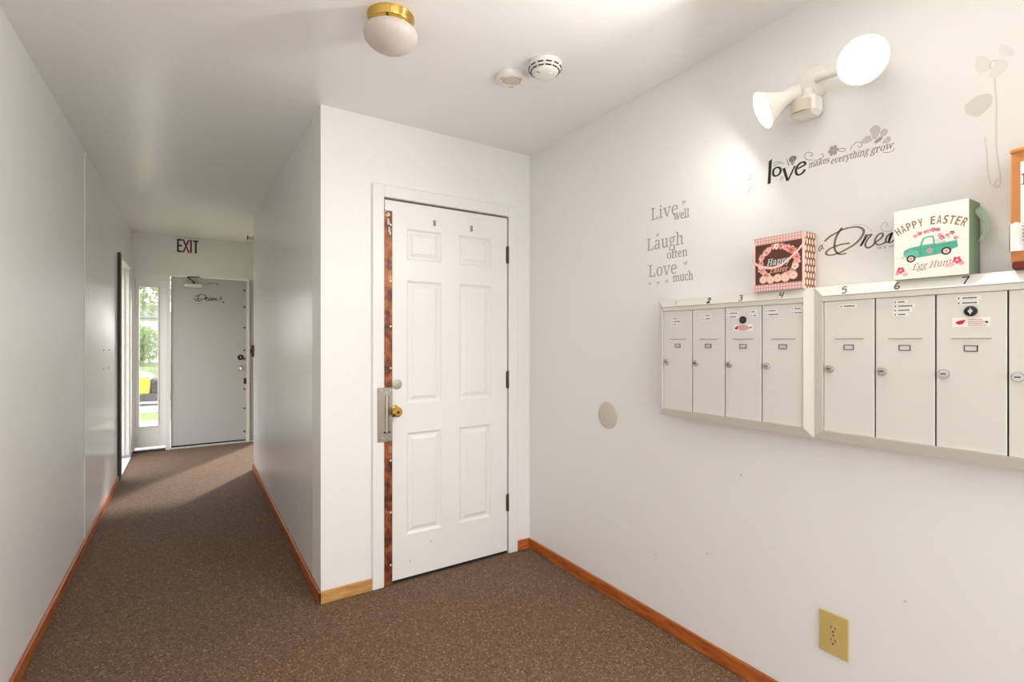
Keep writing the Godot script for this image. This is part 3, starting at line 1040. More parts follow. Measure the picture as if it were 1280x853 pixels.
func carrier_lock(dr: Node3D, wd: float, n: int) -> void:
	var st := S()
	lathe(st, [Vector2(0.0135, 0), Vector2(0.0135, 0.003), Vector2(0.011, 0.0045), Vector2(0, 0.0045)], 28, out_z(Vector3(wd / 2, 0.366, 0)))
	var k := part("round_lock", st, M.dark, dr)
	st = S()
	if n == 3:
		lathe(st, [Vector2(0.006, 0.0045), Vector2(0.006, 0.006), Vector2(0, 0.006)], 20, out_z(Vector3(wd / 2, 0.366, 0)))
		part("core", st, M.bronze, k)
	else:
		plate(st, [Vector2(wd / 2, 0.3735), Vector2(wd / 2 + 0.0055, 0.366), Vector2(wd / 2, 0.3585), Vector2(wd / 2 - 0.0055, 0.366)], 0.0045, 0.006)
		box(st, wd / 2 - 0.0012, wd / 2 + 0.0012, 0.3575, 0.3745, 0.006, 0.0065)
		part("core", st, M.chrome, k)
	st = S()
	box(st, wd / 2 - 0.038, wd / 2 + 0.038, 0.3245, 0.3495, 0.0, 0.0006)
	var s := part("printed_sticker", st, M.sticker, dr)
	var x := wd / 2 - 0.034
	st = S()
	if n == 3:
		plate(st, [Vector2(x + 0.018, 0.3265), Vector2(x + 0.044, 0.3265), Vector2(x + 0.066, 0.336), Vector2(x + 0.044, 0.347), Vector2(x + 0.018, 0.347)], 0.0006, 0.0009)
		part("printed_block", st, mat(rgb(214, 168, 158), 0.5), s)
		st = S()
		plate(st, [Vector2(x + 0.002, 0.331), Vector2(x + 0.012, 0.331), Vector2(x + 0.018, 0.343), Vector2(x + 0.008, 0.343)], 0.0006, 0.001)
		part("printed_logo", st, M.red, s)
	else:
		plate(st, [Vector2(x + 0.002, 0.336), Vector2(x + 0.008, 0.341), Vector2(x + 0.024, 0.344), Vector2(x + 0.018, 0.333), Vector2(x + 0.010, 0.331)], 0.0006, 0.001)
		part("printed_logo", st, M.red, s)
		st = S()
		for r in 4:
			var xx := x + 0.028
			while xx < x + 0.060 - 0.004 * (r % 2):
				var ww := rng.randf_range(0.002, 0.006)
				box(st, xx, xx + ww, 0.3275 + 0.0052 * r, 0.3295 + 0.0052 * r, 0.0006, 0.0009)
				xx += ww + 0.001
		part("small_type", st, mat(rgb(206, 126, 126), 0.5), s)
	st = S()
	plate(st, ellipse(x + 0.065, 0.337, 0.003, 0.0025), 0.0006, 0.0011)
	part("printed_mark", st, M.marker, s)
	if n == 3:
		st = S()
		plate(st, ellipse(x + 0.005, 0.336, 0.0035, 0.003), 0.0009, 0.0012)
		part("printed_mark", st, M.marker, s)

func bag_body(o: Node3D, w: float, h: float, dep: float, front: Material, side: Material, inner: Material) -> void:
	# a paper carrier bag, open on top, its sides creased inwards
	var st := S()
	uvquad(st, Vector3(0, 0, dep), Vector3(w, 0, dep), Vector3(w, h, dep), Vector3(0, h, dep))
	part("front_panel", st, front, o)
	for sg in [0, 1]:
		st = S()
		var x: float = w * sg
		var c: float = 0.008 * (1 - 2 * sg)
		if sg == 1:
			uvquad(st, Vector3(x, 0, dep), Vector3(x, 0, 0), Vector3(x, h, 0), Vector3(x, h, dep))
		else:
			uvquad(st, Vector3(x, 0, 0), Vector3(x, 0, dep), Vector3(x, h, dep), Vector3(x, h, 0))
		# inner leaves of the crease
		oquad(st, Vector3(x + c * 0.2, 0.0, 0.001), Vector3(x + c, 0, dep / 2), Vector3(x + c, h - 0.001, dep / 2), Vector3(x + c * 0.2, h - 0.001, 0.001), Vector3(x - c * 20, h / 2, dep / 2))
		oquad(st, Vector3(x + c, 0, dep / 2), Vector3(x + c * 0.2, 0.0, dep - 0.001), Vector3(x + c * 0.2, h - 0.001, dep - 0.001), Vector3(x + c, h - 0.001, dep / 2), Vector3(x - c * 20, h / 2, dep / 2))
		part("side_panel", st, side, o)
	st = S()
	box(st, 0.0005, w - 0.0005, 0.0, h, 0.0, 0.001)
	box(st, 0.0005, w - 0.0005, 0.0, 0.001, 0.001, dep - 0.001)
	box(st, 0.0005, w - 0.0005, 0.001, h, dep - 0.0015, dep - 0.0005)
	part("lining", st, inner, o)

func strap(st: SurfaceTool, pts: Array, w: Vector3) -> void:      # a soft band, w across
	st.set_smooth_group(2)
	for i in pts.size() - 1:
		var a: Vector3 = pts[i]
		var b: Vector3 = pts[i + 1]
		for e in [0.0, 0.0012]:
			var off := Vector3(0, 0, e)
			oquad(st, a - w / 2 + off, b - w / 2 + off, b + w / 2 + off, a + w / 2 + off, (a + b) / 2 + Vector3(0, 0, 0.0006))
	st.set_smooth_group(-1)

func gift_bags() -> void:
	# brown and pink bag
	var img := Image.create_empty(680, 760, false, Image.FORMAT_RGB8)
	var pink := rgb(244, 208, 200)
	img.fill(pink)
	for k in 18:
		var x := k * 40
		for band in [[0, 100], [664, 96]]:
			img.fill_rect(Rect2i(x, band[0], 20, band[1]), rgb(228, 178, 174))
			for r in 3:
				img.fill_rect(Rect2i(x, band[0] + r * 40, 20, 18), rgb(196, 148, 148))
				img.fill_rect(Rect2i(x + 20, band[0] + r * 40, 20, 18), rgb(228, 182, 178))
	img.fill_rect(Rect2i(14, 100, 652, 564), rgb(92, 50, 36))
	var leafs := [rgb(140, 158, 122), rgb(112, 130, 104), rgb(206, 170, 120)]
	for k in 120:
		var t := rng.randf() * TAU
		var e := Vector2(340 + 258 * cos(t), 372 + 226 * sin(t)) + Vector2(rng.randf_range(-34, 34), rng.randf_range(-34, 34))
		fill_poly(img, ellipse(e.x, e.y, rng.randf_range(9, 17), 5, rng.randf() * PI, 10), leafs[k % 3])
	for k in 30:
		var t := TAU * k / 30.0 + rng.randf() * 0.1
		var e := Vector2(340 + 252 * cos(t), 372 + 222 * sin(t)) + Vector2(rng.randf_range(-12, 12), rng.randf_range(-12, 12))
		blossom(img, e.x, e.y, rng.randf_range(32, 52), [rgb(244, 196, 188), rgb(236, 160, 156), rgb(248, 222, 204), rgb(222, 150, 140)][k % 4], [rgb(220, 130, 120), rgb(190, 90, 84)][k % 2])
	blossom(img, 520, 230, 48, rgb(218, 110, 100), rgb(160, 60, 56))
	for e in [[130, 596, 56], [236, 606, 56], [336, 590, 60], [444, 600, 58], [550, 572, 58]]:
		fill_poly(img, ellipse(e[0], e[1], e[2], e[2] * 0.95, 0, 20), rgb(246, 200, 186))
		fill_poly(img, ellipse(e[0], e[1], e[2] * 0.6, e[2] * 0.55, 0, 16), rgb(250, 220, 204))
		fill_poly(img, ellipse(e[0], e[1], e[2] * 0.25, e[2] * 0.22, 0, 12), rgb(230, 160, 144))
	print_text(img, "Happy", "Droid Serif", 92, 320, 180, 408, rgb(206, 222, 222), 0.25, -0.03, true)
	print_text(img, "Easter", "Droid Serif", 70, 250, 224, 512, rgb(240, 190, 180), 0.25, -0.03, true)
	var front := printed(img, 510, 570)
	img = Image.create_empty(240, 520, false, Image.FORMAT_RGB8)
	img.fill(rgb(104, 56, 46))
	for r in 9:
		for c in 6:
			fill_poly(img, ellipse(c * 48 + (r % 2) * 24 - 4, r * 62 + 26, 17, 29, 0, 14), rgb(246, 206, 186))
			fill_poly(img, ellipse(c * 48 + (r % 2) * 24 - 4, r * 62 + 26, 9, 19, 0, 12), rgb(250, 224, 204))
	img.fill_rect(Rect2i(0, 0, 26, 520), rgb(244, 200, 190))
	img.fill_rect(Rect2i(216, 0, 24, 520), rgb(240, 214, 206))
	var side := printed(img, 180, 390)
	var o := thing("gift_bag", "brown and pink floral paper gift bag with a pink ribbon handle", "gift bag", W(XR - 0.005, 1.4755, 1.039), -PI / 2, "gift bags on the mailboxes")
	var paper := mat(rgb(236, 226, 218), 0.6)
	bag_body(o, 0.170, 0.190, 0.087, front, side, paper)
	var st := S()
	var c3 := []
	for p in [[0.006, 0.176, 0.089], [-0.001, 0.125, 0.097], [0.007, 0.105, 0.100], [0.028, 0.089, 0.102], [0.059, 0.079, 0.103], [0.085, 0.078, 0.103], [0.112, 0.087, 0.103], [0.140, 0.108, 0.101], [0.166, 0.134, 0.098], [0.1745, 0.160, 0.082], [0.1715, 0.178, 0.070]]:
		c3.append(Vector3(p[0], p[1], p[2]))
	strap(st, curve(c3, 5), Vector3(0.001, 0.009, 0))
	part("ribbon_handle", st, mat(rgb(250, 204, 192), 0.45), o)

	# cream and green bag
	img = Image.create_empty(820, 1000, false, Image.FORMAT_RGB8)
	img.fill(rgb(246, 238, 228))
	for k in 6:
		img.fill_rect(Rect2i(0, 40 + k * 165, 820, 4), rgb(226, 214, 204))
		img.fill_rect(Rect2i(100 + 130 * (k % 4), 48 + k * 165, 180, 3), rgb(206, 200, 192))
	var gold := rgb(140, 112, 74)
	arc_text(img, "HAPPY EASTER", "Droid Sans", 112, 64, 412, 1010, 740, 0.0, gold, true)
	var teal := rgb(82, 172, 146)
	var dk := rgb(52, 128, 108)
	# the pickup, bonnet towards the left
	fill_poly(img, [Vector2(110, 650), Vector2(120, 590), Vector2(180, 560), Vector2(300, 545), Vector2(520, 540), Vector2(700, 530), Vector2(712, 620), Vector2(640, 650), Vector2(520, 690), Vector2(260, 712), Vector2(150, 706)], teal)
	fill_poly(img, [Vector2(300, 548), Vector2(330, 450), Vector2(360, 428), Vector2(455, 424), Vector2(470, 545)], teal)
	fill_poly(img, [Vector2(326, 540), Vector2(348, 462), Vector2(366, 446), Vector2(440, 444), Vector2(450, 536)], rgb(236, 232, 222))
	fill_poly(img, [Vector2(112, 640), Vector2(180, 584), Vector2(280, 600), Vector2(290, 690), Vector2(150, 706)], rgb(104, 190, 164))
	ink(img, [Vector2(305, 552), Vector2(318, 700)], 4, dk)
	ink(img, [Vector2(470, 545), Vector2(470, 690)], 4, dk)
	ink(img, [Vector2(120, 612), Vector2(700, 560)], 5, dk)
	fill_poly(img, ellipse(410, 630, 34, 44, 0, 18), rgb(178, 160, 150))
	for e in [[200, 716, 52], [588, 660, 54]]:
		fill_poly(img, ellipse(e[0], e[1], e[2], e[2], 0, 26), rgb(42, 32, 32))
		fill_poly(img, ellipse(e[0], e[1], e[2] * 0.62, e[2] * 0.62, 0, 22), rgb(238, 206, 204))
		fill_poly(img, ellipse(e[0], e[1], e[2] * 0.3, e[2] * 0.3, 0, 16), rgb(190, 150, 150))
	ink(img, [Vector2(92, 690), Vector2(140, 672)], 12, rgb(170, 170, 166))
	for e in [[250, 400, 26], [300, 372, 28], [400, 350, 26], [450, 345, 30], [500, 352, 26], [540, 470, 34], [520, 430, 26], [600, 446, 22], [650, 420, 26], [690, 500, 24], [360, 360, 22]]:
		blossom(img, e[0], e[1], e[2], [rgb(206, 62, 96), rgb(232, 122, 140), rgb(178, 48, 78)][int(e[0]) % 3], rgb(250, 214, 210))
	for k in 26:
		var e := Vector2(rng.randf_range(480, 720), rng.randf_range(450, 545))
		fill_poly(img, ellipse(e.x, e.y, 15, 6, rng.randf() * PI, 10), [rgb(146, 170, 150), rgb(238, 190, 190), rgb(190, 200, 206)][k % 3])
	print_text(img, "Egg Hunt", "Droid Serif", 84, 420, 214, 880, gold, 0.35, -0.06)
	for e in [[80, 866, 48, 0], [130, 930, 32, 1], [40, 910, 26, 2], [700, 800, 48, 0], [640, 850, 34, 1], [744, 846, 28, 2], [596, 870, 22, 1]]:
		blossom(img, e[0], e[1], e[2], [rgb(206, 62, 96), rgb(240, 170, 176), rgb(232, 122, 140)][e[3]], rgb(252, 224, 214))
	var front2 := printed(img, 512, 624)
	var sage := mat(rgb(122, 150, 122), 0.55)
	o = thing("gift_bag_001", "cream paper gift bag printed with a teal pickup truck, green sides", "gift bag", W(XR - 0.005, 1.4755, 0.615), -PI / 2, "gift bags on the mailboxes")
	bag_body(o, 0.165, 0.197, 0.087, front2, sage, mat(rgb(176, 196, 174), 0.6))
	st = S()
	var rc := []
	for p in [[0.1655, 0.174, 0.040], [0.172, 0.170, 0.034], [0.182, 0.150, 0.030], [0.187, 0.130, 0.030], [0.182, 0.108, 0.030], [0.177, 0.094, 0.032]]:
		rc.append(Vector3(p[0], p[1], p[2]))
	strap(st, curve(rc, 5), Vector3(0.016, 0.010, 0))
	part("ribbon_handle", st, mat(rgb(176, 202, 180), 0.5), o)

	# cardboard box at the edge of the frame
	o = thing("cardboard_box", "orange-brown cardboard box with a white label standing on the mailboxes", "cardboard box", W(XR - 0.005, 1.4755, 0.371), -PI / 2)
	var kraft := mat(rgb(196, 128, 70), 0.6)
	st = S()
	box(st, 0.0, 0.26, 0.018, 0.288, 0.0, 0.09, 0.003)
	part("carton", st, kraft, o)
	st = S()
	box(st, -0.001, 0.262, 0.284, 0.298, -0.0, 0.093, 0.004, Transform3D(Basis(Vector3(0, 0, 1), 0.045), Vector3(0.0125, 0, 0)))
	part("lid_flap", st, kraft, o)
	st = S()
	box(st, 0.002, 0.26, 0.0, 0.020, 0.0, 0.089, 0.004)
	part("tray_base", st, mat(rgb(112, 30, 22), 0.5), o)
	st = S()
	box(st, 0.018, 0.245, 0.112, 0.262, 0.09, 0.0908)
	var lb := part("label_sheet", st, M.sticker, o)
	st = S()
	text(st, "IS", "Droid Serif", 0.026, 0.034, 0.0195, 0.205, 0.0908, 0.0912, 0.0, 0.0, true)
	lettered("lettering", st, M.marker, lb)
	st = S()      # crinkled clear-white wrap round the foot
	for k in 24:
		var x0 := 0.262 * k / 24
		var x1 := 0.262 * (k + 1) / 24
		var z0 := 0.093 + 0.003 * sin(k * 2.4)
		var z1 := 0.093 + 0.003 * sin((k + 1) * 2.4)
		oquad(st, Vector3(x0, 0.045, z0), Vector3(x1, 0.045, z1), Vector3(x1, 0.112 + 0.004 * sin(k * 1.7 + 1.7), z1), Vector3(x0, 0.112 + 0.004 * sin(k * 1.7), z0), Vector3(x0, 0.1, 0))
	oquad(st, Vector3(-0.002, 0.045, 0.0), Vector3(-0.002, 0.045, 0.093), Vector3(-0.002, 0.112, 0.093), Vector3(-0.002, 0.112, 0.0), Vector3(0.1, 0.1, 0.04))
	var wr := part("wrap_band", st, M.sticker, o)
	st = S()
	for k in 5:
		box(st, 0.022, 0.10 - 0.01 * (k % 2), 0.102 - 0.0085 * k, 0.105 - 0.0085 * k, 0.0962, 0.0968)
	part("small_type", st, M.vinyl_grey, wr)

func decals() -> void:
	var z := 0.0006
	var o: Node3D
	var st: SurfaceTool
	for e in [
		["wall_decal", "grey wall lettering reading Live well, topmost of the three sayings", 1.600, 1.859, "Live", 0.150, "well", 0.128, -0.019, 0.082, [[0.182, 0.043, 0.020, -0.3]]],
		["wall_decal_001", "grey wall lettering reading Laugh often, between two other sayings", 1.624, 1.721, "Laugh", 0.205, "often", 0.117, -0.047, 0.108, [[0.062, 0.064, 0.018, 0.2]]],
		["wall_decal_002", "grey wall lettering reading Love much, lowest of the three sayings", 1.614, 1.597, "Love", 0.158, "much", 0.138, -0.029, 0.106, [[0.206, 0.040, 0.021, 0.4], [0.006, -0.029, 0.016, 0.3], [0.055, -0.030, 0.016, 0.2], [0.105, -0.029, 0.019, 0.3]]]]:
		o = thing(e[0], e[1], "wall decal", W(XR, e[3], e[2]), -PI / 2, "lettering decals on the mailbox wall")
		st = S()
		text(st, e[4], "Droid Serif", 0.055, e[5], 0, 0, 0, z)
		lettered("large_word", st, M.vinyl_grey, o)
		st = S()
		text(st, e[6], "Droid Serif", 0.036, e[9], e[7], e[8] - 0.007, 0, z)
		lettered("small_word", st, M.vinyl_mid, o)
		for h in e[10]:
			st = S()
			plate(st, heart(h[0], h[1], h[2], h[3]), 0, z)
			part("heart", st, M.vinyl_pale, o)

	# love makes everything grow
	o = thing("wall_decal_003", "dark love lettering with flowers and a butterfly under the floodlight", "wall decal", W(XR, 1.880, 1.045), -PI / 2, "lettering decals on the mailbox wall")
	st = S()
	plate(st, V([6, 84, 18, 90, 14, 30, 13, 2, 1, 0, 4, 40]), 0, z)
	part("letter", st, M.vinyl_dark, o)
	st = S()
	ribbon(st, curve(V([37, 54, 26, 50, 22, 39, 25, 27, 34, 23, 44, 26, 50, 37, 47, 48, 37, 54]), 5), 0.0065, 0, z, 0.5)
	part("letter", st, M.vinyl_dark, o)
	st = S()
	plate(st, V([56, 42, 66, 44, 77, 2, 98, 41, 104, 40, 79, -6, 71, -7]), 0, z)
	part("letter", st, M.vinyl_dark, o)
	st = S()
	ribbon(st, curve(V([110, 27, 126, 31, 136, 35, 133, 43, 122, 45, 109, 36, 104, 21, 108, 8, 118, 4, 130, 10, 135, 18]), 5), 0.0065, 0, z, 0.5)
	part("letter", st, M.vinyl_dark, o)
	var xw := 0.146
	for e in [["makes", 0.066, 0.018, 0.0], ["everything", 0.110, 0.010, 0.0], ["grow", 0.060, 0.008, 0.0]]:
		st = S()
		text(st, e[0], "Droid Serif", 0.021, e[1], xw, e[2], 0, z, 0.22)
		lettered("small_word", st, M.vinyl_brown, o)
		xw += e[1] + 0.006
	st = S()
	for q in [[161, 42, 141, 50, 134, 62, 139, 72, 149, 73, 158, 66, 160, 58, 152, 59], [165, 40, 182, 38, 194, 42, 195, 52, 187, 54], [277, 39, 283, 51, 295, 58, 305, 55, 311, 45, 305, 39, 299, 45], [242, 53, 252, 53, 263, 48, 260, 42, 248, 44, 240, 50], [369, 3, 382, -1, 393, 0, 398, 7], [49, 17, 57, 12, 55, 7, 47, 5], [20, 70, 32, 74, 52, 68], [24, 62, 45, 66, 62, 60]]:
		ribbon(st, curve(V(q), 5), 0.0016, 0, z)
	part("scroll", st, M.vinyl_brown, o)
	st = S()
	plate(st, curve(V([79, 65, 82, 74, 93, 78, 104, 74, 107, 65, 98, 57, 86, 55, 79, 65]), 3).slice(0, -1), 0, z)
	plate(st, V([71, 79, 77, 60, 83, 43, 74, 55]), 0, z)
	plate(st, V([84, 54, 92, 44, 104, 56, 94, 54]), 0, z)
	var fl := part("rose", st, M.vinyl_mauve, o)
	st = S()
	ribbon(st, curve(V([82, 62, 84, 70, 93, 74, 102, 69, 100, 61, 91, 60, 87, 66, 93, 69, 97, 66]), 5), 0.0014, z, z + 0.0004)
	part("outline", st, M.vinyl_dark, fl)
	st = S()
	for k in 6:
		var t := TAU * k / 6
		plate(st, ellipse(0.226 + 0.009 * cos(t), 0.054 + 0.010 * sin(t), 0.008, 0.006, t, 12), 0, z - 0.00001 * k)
	part("blossom", st, M.vinyl_mauve, o)
	for q in [[337, 71, 335, 86, 348, 93, 360, 82, 356, 64, 346, 52, 339, 57], [361, 64, 371, 74, 380, 66, 374, 55, 363, 54], [335, 66, 321, 65, 310, 55, 321, 47, 338, 50], [367, 31, 373, 40, 383, 46, 388, 36, 378, 27]]:
		st = S()
		plate(st, V(q), 0, z)
		var wg := part("wing", st, M.vinyl_pale, o)
		st = S()
		ribbon(st, curve(V(q), 4), 0.0014, z, z + 0.0003)
		part("outline", st, M.vinyl_grey, wg)
	st = S()
	plate(st, ellipse(0.356, 0.045, 0.012, 0.006, 0.5), 0, z + 0.0002)
	part("body", st, M.vinyl_mauve, o)

	# a stray sprig beside it
	o = thing("wall_decal_004", "tiny faded grey sprig between the Live saying and the love lettering", "wall decal", W(XR, 1.862, 1.13), -PI / 2)
	st = S()
	ribbon(st, curve(V([0, 0, 12, 14, 22, 28])), 0.003, 0, z)
	part("stem", st, M.vinyl_pale, o)
	st = S()
	for q in [[4, 54, 14, 62, 24, 58, 14, 52], [10, 70, 20, 74, 26, 66]]:
		plate(st, V(q), 0, z)
	part("leaf", st, M.vinyl_pale, o)

	dream("wall_decal_005", "brown script Dream lettering partly hidden behind the cream gift bag", W(XR, 1.580, 0.870), -PI / 2, M.vinyl_brown, 0.0054, 1.0)
	dream("wall_decal_006", "small dark script Dream lettering on the exit door", W(0.030, 1.785, DE + 0.02), 0.0, M.vinyl_dark, 0.0075, 0.98)

	# pale flower with a long stem
	o = thing("wall_decal_007", "pale faded flower decal with a long curling stem on the mailbox wall", "wall decal", W(XR, 1.700, 0.430), -PI / 2)
	var pale := mat(rgb(231, 229, 226), 0.5)
	var stemc := mat(rgb(219, 216, 211), 0.5)
	for q in [[-28, 373, -32, 351, -24, 328, -4, 330, -2, 352, -14, 372], [-5, 307, 14, 301, 28, 313, 34, 332, 14, 345, 2, 330], [19, 386, 44, 359, 42, 342, 26, 352, 14, 366]]:
		st = S()
		plate(st, curve(V(q), 3), 0, z)
		part("petal", st, pale, o)
	st = S()
	plate(st, curve(V([-53, 251, -39, 261, -24, 267, 1, 260, 2, 234, -11, 219, -28, 210, -51, 227]), 3), 0, z)
	part("leaf", st, stemc, o)
	st = S()
	ribbon(st, curve(V([8, 300, 10, 261, 12, 225, 11, 166, 12, 109, 18, 46, 19, 17, 12, 7, 9, 20, 16, 30])), 0.0035, 0, z)
	part("stem", st, stemc, o)
	st = S()
	ribbon(st, curve(V([-12, 150, -7, 101, -5, 52, 0, 22, 8, 10])), 0.003, 0, z)
	part("stem", st, stemc, o)
	st = S()
	ribbon(st, curve(V([-1, 326, 1, 345, 14, 345])), 0.003, z, z + 0.0004)
	part("petal_line", st, stemc, o)

func dream(called: String, label: String, at: Vector3, turn: float, m: Material, w: float, scale: float) -> void:
	var o := thing(called, label, "wall decal", at, turn, "Dream lettering decals")
	o.scale = Vector3(scale, scale, 1)
	var z := 0.0006
	for g in [[[78, 92, 68, 79, 59, 61, 55, 42, 56, 24, 63, 12, 74, 5, 91, 6], [24, 56, 40, 69, 62, 79, 82, 86, 105, 88, 126, 85, 139, 75, 140, 64, 132, 48, 115, 32, 94, 21, 70, 11, 46, 7, 31, 11, 29, 18, 38, 27, 60, 35, 82, 38, 101, 37]],
		[[148, 58, 141, 41, 132, 23, 141, 38, 152, 53, 162, 54, 150, 39, 145, 23, 152, 14, 163, 18]], [[152, 14, 163, 18, 172, 27, 186, 37, 193, 46, 190, 54, 180, 50, 172, 37, 172, 27, 179, 20, 191, 20, 203, 26]],
		[[216, 48, 207, 45, 201, 34, 201, 25, 207, 24, 212, 35, 217, 51, 209, 29, 210, 21, 217, 23, 226, 32]], [[228, 50, 226, 36, 224, 24, 232, 42, 240, 50, 243, 42, 241, 24, 250, 42, 258, 50, 261, 42, 260, 28, 266, 24, 276, 30]]]:
		var st := S()
		for q in g:
			ribbon(st, curve(V(q)), w * (1.0 if g.size() > 1 else 0.85), 0, z, 0.5)
		part("letter", st, m, o)
	var st := S()
	ribbon(st, curve(V([15, 46, 8, 39, 6, 29, 11, 28, 16, 39, 17, 46, 17, 35, 23, 32])), 0.0028, 0, z)
	part("letter", st, m, o)
	st = S()
	ribbon(st, curve(V([217, 57, 196, 58, 189, 69, 191, 81, 200, 86, 205, 78, 201, 73])), 0.0018, 0, z)
	ribbon(st, curve(V([105, 93, 124, 94, 143, 87, 157, 73, 164, 63])), 0.0018, 0, z)
	ribbon(st, curve(V([220, 14, 250, 12, 300, 14, 330, 6])), 0.002, 0, z)
	part("scroll", st, M.vinyl_pale if turn != 0.0 else m, o)
	st = S()      # a butterfly at the end of the word
	for q in [[292, 48, 300, 70, 314, 74, 306, 52], [300, 46, 322, 58, 328, 48, 308, 40], [292, 44, 290, 28, 300, 30, 302, 42]]:
		plate(st, V(q), 0, z)
	plate(st, ellipse(0.335, 0.004, 0.010, 0.010, 0, 10), 0, z)
	part("butterfly", st, m, o)
	st = S()
	var x := 0.178
	for s in ["is a", "wish"]:
		text(st, s, "Droid Serif", 0.009, 0.024, x, 0.006, 0, z)
		x += 0.03
	lettered("small_type", st, M.vinyl_grey if turn != 0.0 else m, o)

func floodlight() -> void:
	var o := thing("twin_floodlight", "white twin-head motion floodlight with two lit lamps high on the mailbox wall", "floodlight", W(XR, 2.15, 0.885), -PI / 2)
	var st := S()
	lathe(st, [Vector2(0.062, 0), Vector2(0.062, 0.012), Vector2(0.056, 0.022), Vector2(0.04, 0.028), Vector2(0, 0.030)], 36, out_z(Vector3(0.0, 0.03, 0)))
	part("wall_plate", st, M.plastic, o)
	st = S()
	box(st, -0.034, 0.046, -0.096, -0.028, 0.018, 0.088, 0.012)
	lathe(st, [Vector2(0.02, 0), Vector2(0.018, 0.03), Vector2(0, 0.03)], 18, along(Vector3(0.004, -0.03, 0.045), Vector3(0, 1, -0.3)))
	var se := part("motion_sensor", st, M.plastic, o)
	st = S()
	for k in 9:
		var t0 := PI * k / 9
		var t1 := PI * (k + 1) / 9
		oquad(st, Vector3(0.006 - 0.032 * cos(t0), -0.088, 0.086 + 0.02 * sin(t0)), Vector3(0.006 - 0.032 * cos(t1), -0.088, 0.086 + 0.02 * sin(t1)), Vector3(0.006 - 0.032 * cos(t1), -0.050, 0.086 + 0.02 * sin(t1)), Vector3(0.006 - 0.032 * cos(t0), -0.050, 0.086 + 0.02 * sin(t0)), Vector3(0.006, -0.07, 0.07))
	part("sensor_lens", st, M.tan, se)
	for k in 2:
		st = S()
		box(st, -0.010 + 0.028 * k, -0.002 + 0.028 * k, -0.029, -0.0265, 0.05, 0.066)
		part("dial", st, M.dark, se)
	# the two lamps: position of the lens and where it looks, both in world terms
	for e in [[W(1.650, 2.090, 0.975), Vector3(-0.63, -0.42, -0.65), 0.065, 0.18], [W(1.640, 2.115, 0.668), Vector3(-0.93, -0.30, 0.12), 0.067, 1.7]]:
		var inv := o.transform.affine_inverse()
		var p: Vector3 = inv * e[0]
		var dir: Vector3 = (inv.basis * e[1]).normalized()
		var r: float = e[2]
		st = S()
		lathe(st, [Vector2(0, -0.125), Vector2(0.020, -0.125), Vector2(0.026, -0.115), Vector2(0.027, -0.075), Vector2(0.036, -0.055), Vector2(r * 0.80, -0.022), Vector2(r, -0.003), Vector2(r, 0.0), Vector2(r * 0.96, 0.0)], 36, along(p, dir))
		var hd := part("lamp_head", st, M.plastic, o)
		st = S()
		lathe(st, [Vector2(r * 0.96, -0.002), Vector2(r * 0.8, 0.003), Vector2(r * 0.4, 0.007), Vector2(0, 0.008)], 36, along(p, dir))
		part("lens", st, M.lit, hd)
		st = S()
		var back := p - dir * 0.10
		tube(st, curve([Vector3(0.0 + signf(p.x) * 0.03, 0.03, 0.022), Vector3(signf(p.x) * 0.055, 0.02, 0.05), back], 5), 0.011, 12)
		part("arm", st, M.plastic, o)
		var l := AreaLight3D.new()
		l.name = "lamp_glow"
		l.area_size = Vector2(r * 1.2, r * 1.2)
		l.light_color = rgb(255, 251, 245)
		l.light_energy = e[3]
		l.set("area_range", 20.0)
		l.set("area_attenuation", 2.0)
		l.shadow_enabled = true
		add_child(l, true)
		l.look_at_from_position(e[0] + e[1].normalized() * 0.011, e[0] + e[1] * 2.0)

func wall_fittings() -> void:
	var o := thing("wall_plate", "round blank grey cover plate low on the wall beneath the sayings", "cover plate", W(XR, 0.920, 1.885), -PI / 2)
	var st := S()
	lathe(st, [Vector2(0.069, 0), Vector2(0.068, 0.004), Vector2(0.064, 0.006), Vector2(0, 0.0065)], 44, out_z(Vector3.ZERO))
	part("disc", st, mat(rgb(206, 200, 190), 0.5), o)
	o = thing("wall_outlet", "beige duplex wall outlet above the long oak baseboard", "outlet", W(XR, 0.256, 0.861), -PI / 2)
	st = S()
	box(st, 0, 0.091, 0, 0.139, 0, 0.007, 0.003)
	part("cover", st, M.ivory, o)
	for y in [0.048, 0.088]:
		st = S()
		lathe(st, [Vector2(0.0175, 0.0), Vector2(0.0172, 0.002), Vector2(0, 0.002)], 28, out_z(Vector3(0.0455, y, 0.007)))
		var r := part("receptacle", st, M.ivory_face, o)
		for s in [[-0.0075, 0.0005], [0.0055, 0.0005]]:
			st = S()
			box(st, 0.0455 + s[0], 0.0455 + s[0] + 0.0022, y + s[1], y + s[1] + 0.009, 0.009, 0.0095)
			part("slot", st, M.dark, r)
		st = S()
		lathe(st, [Vector2(0.003, 0), Vector2(0.003, 0.0005), Vector2(0, 0.0005)], 12, out_z(Vector3(0.0455, y - 0.008, 0.009)))
		part("ground_hole", st, M.dark, r)
	st = S()
	lathe(st, [Vector2(0.0035, 0), Vector2(0.003, 0.0015), Vector2(0, 0.0018)], 12, out_z(Vector3(0.0455, 0.068, 0.007)))
	part("screw", st, M.bronze, o)

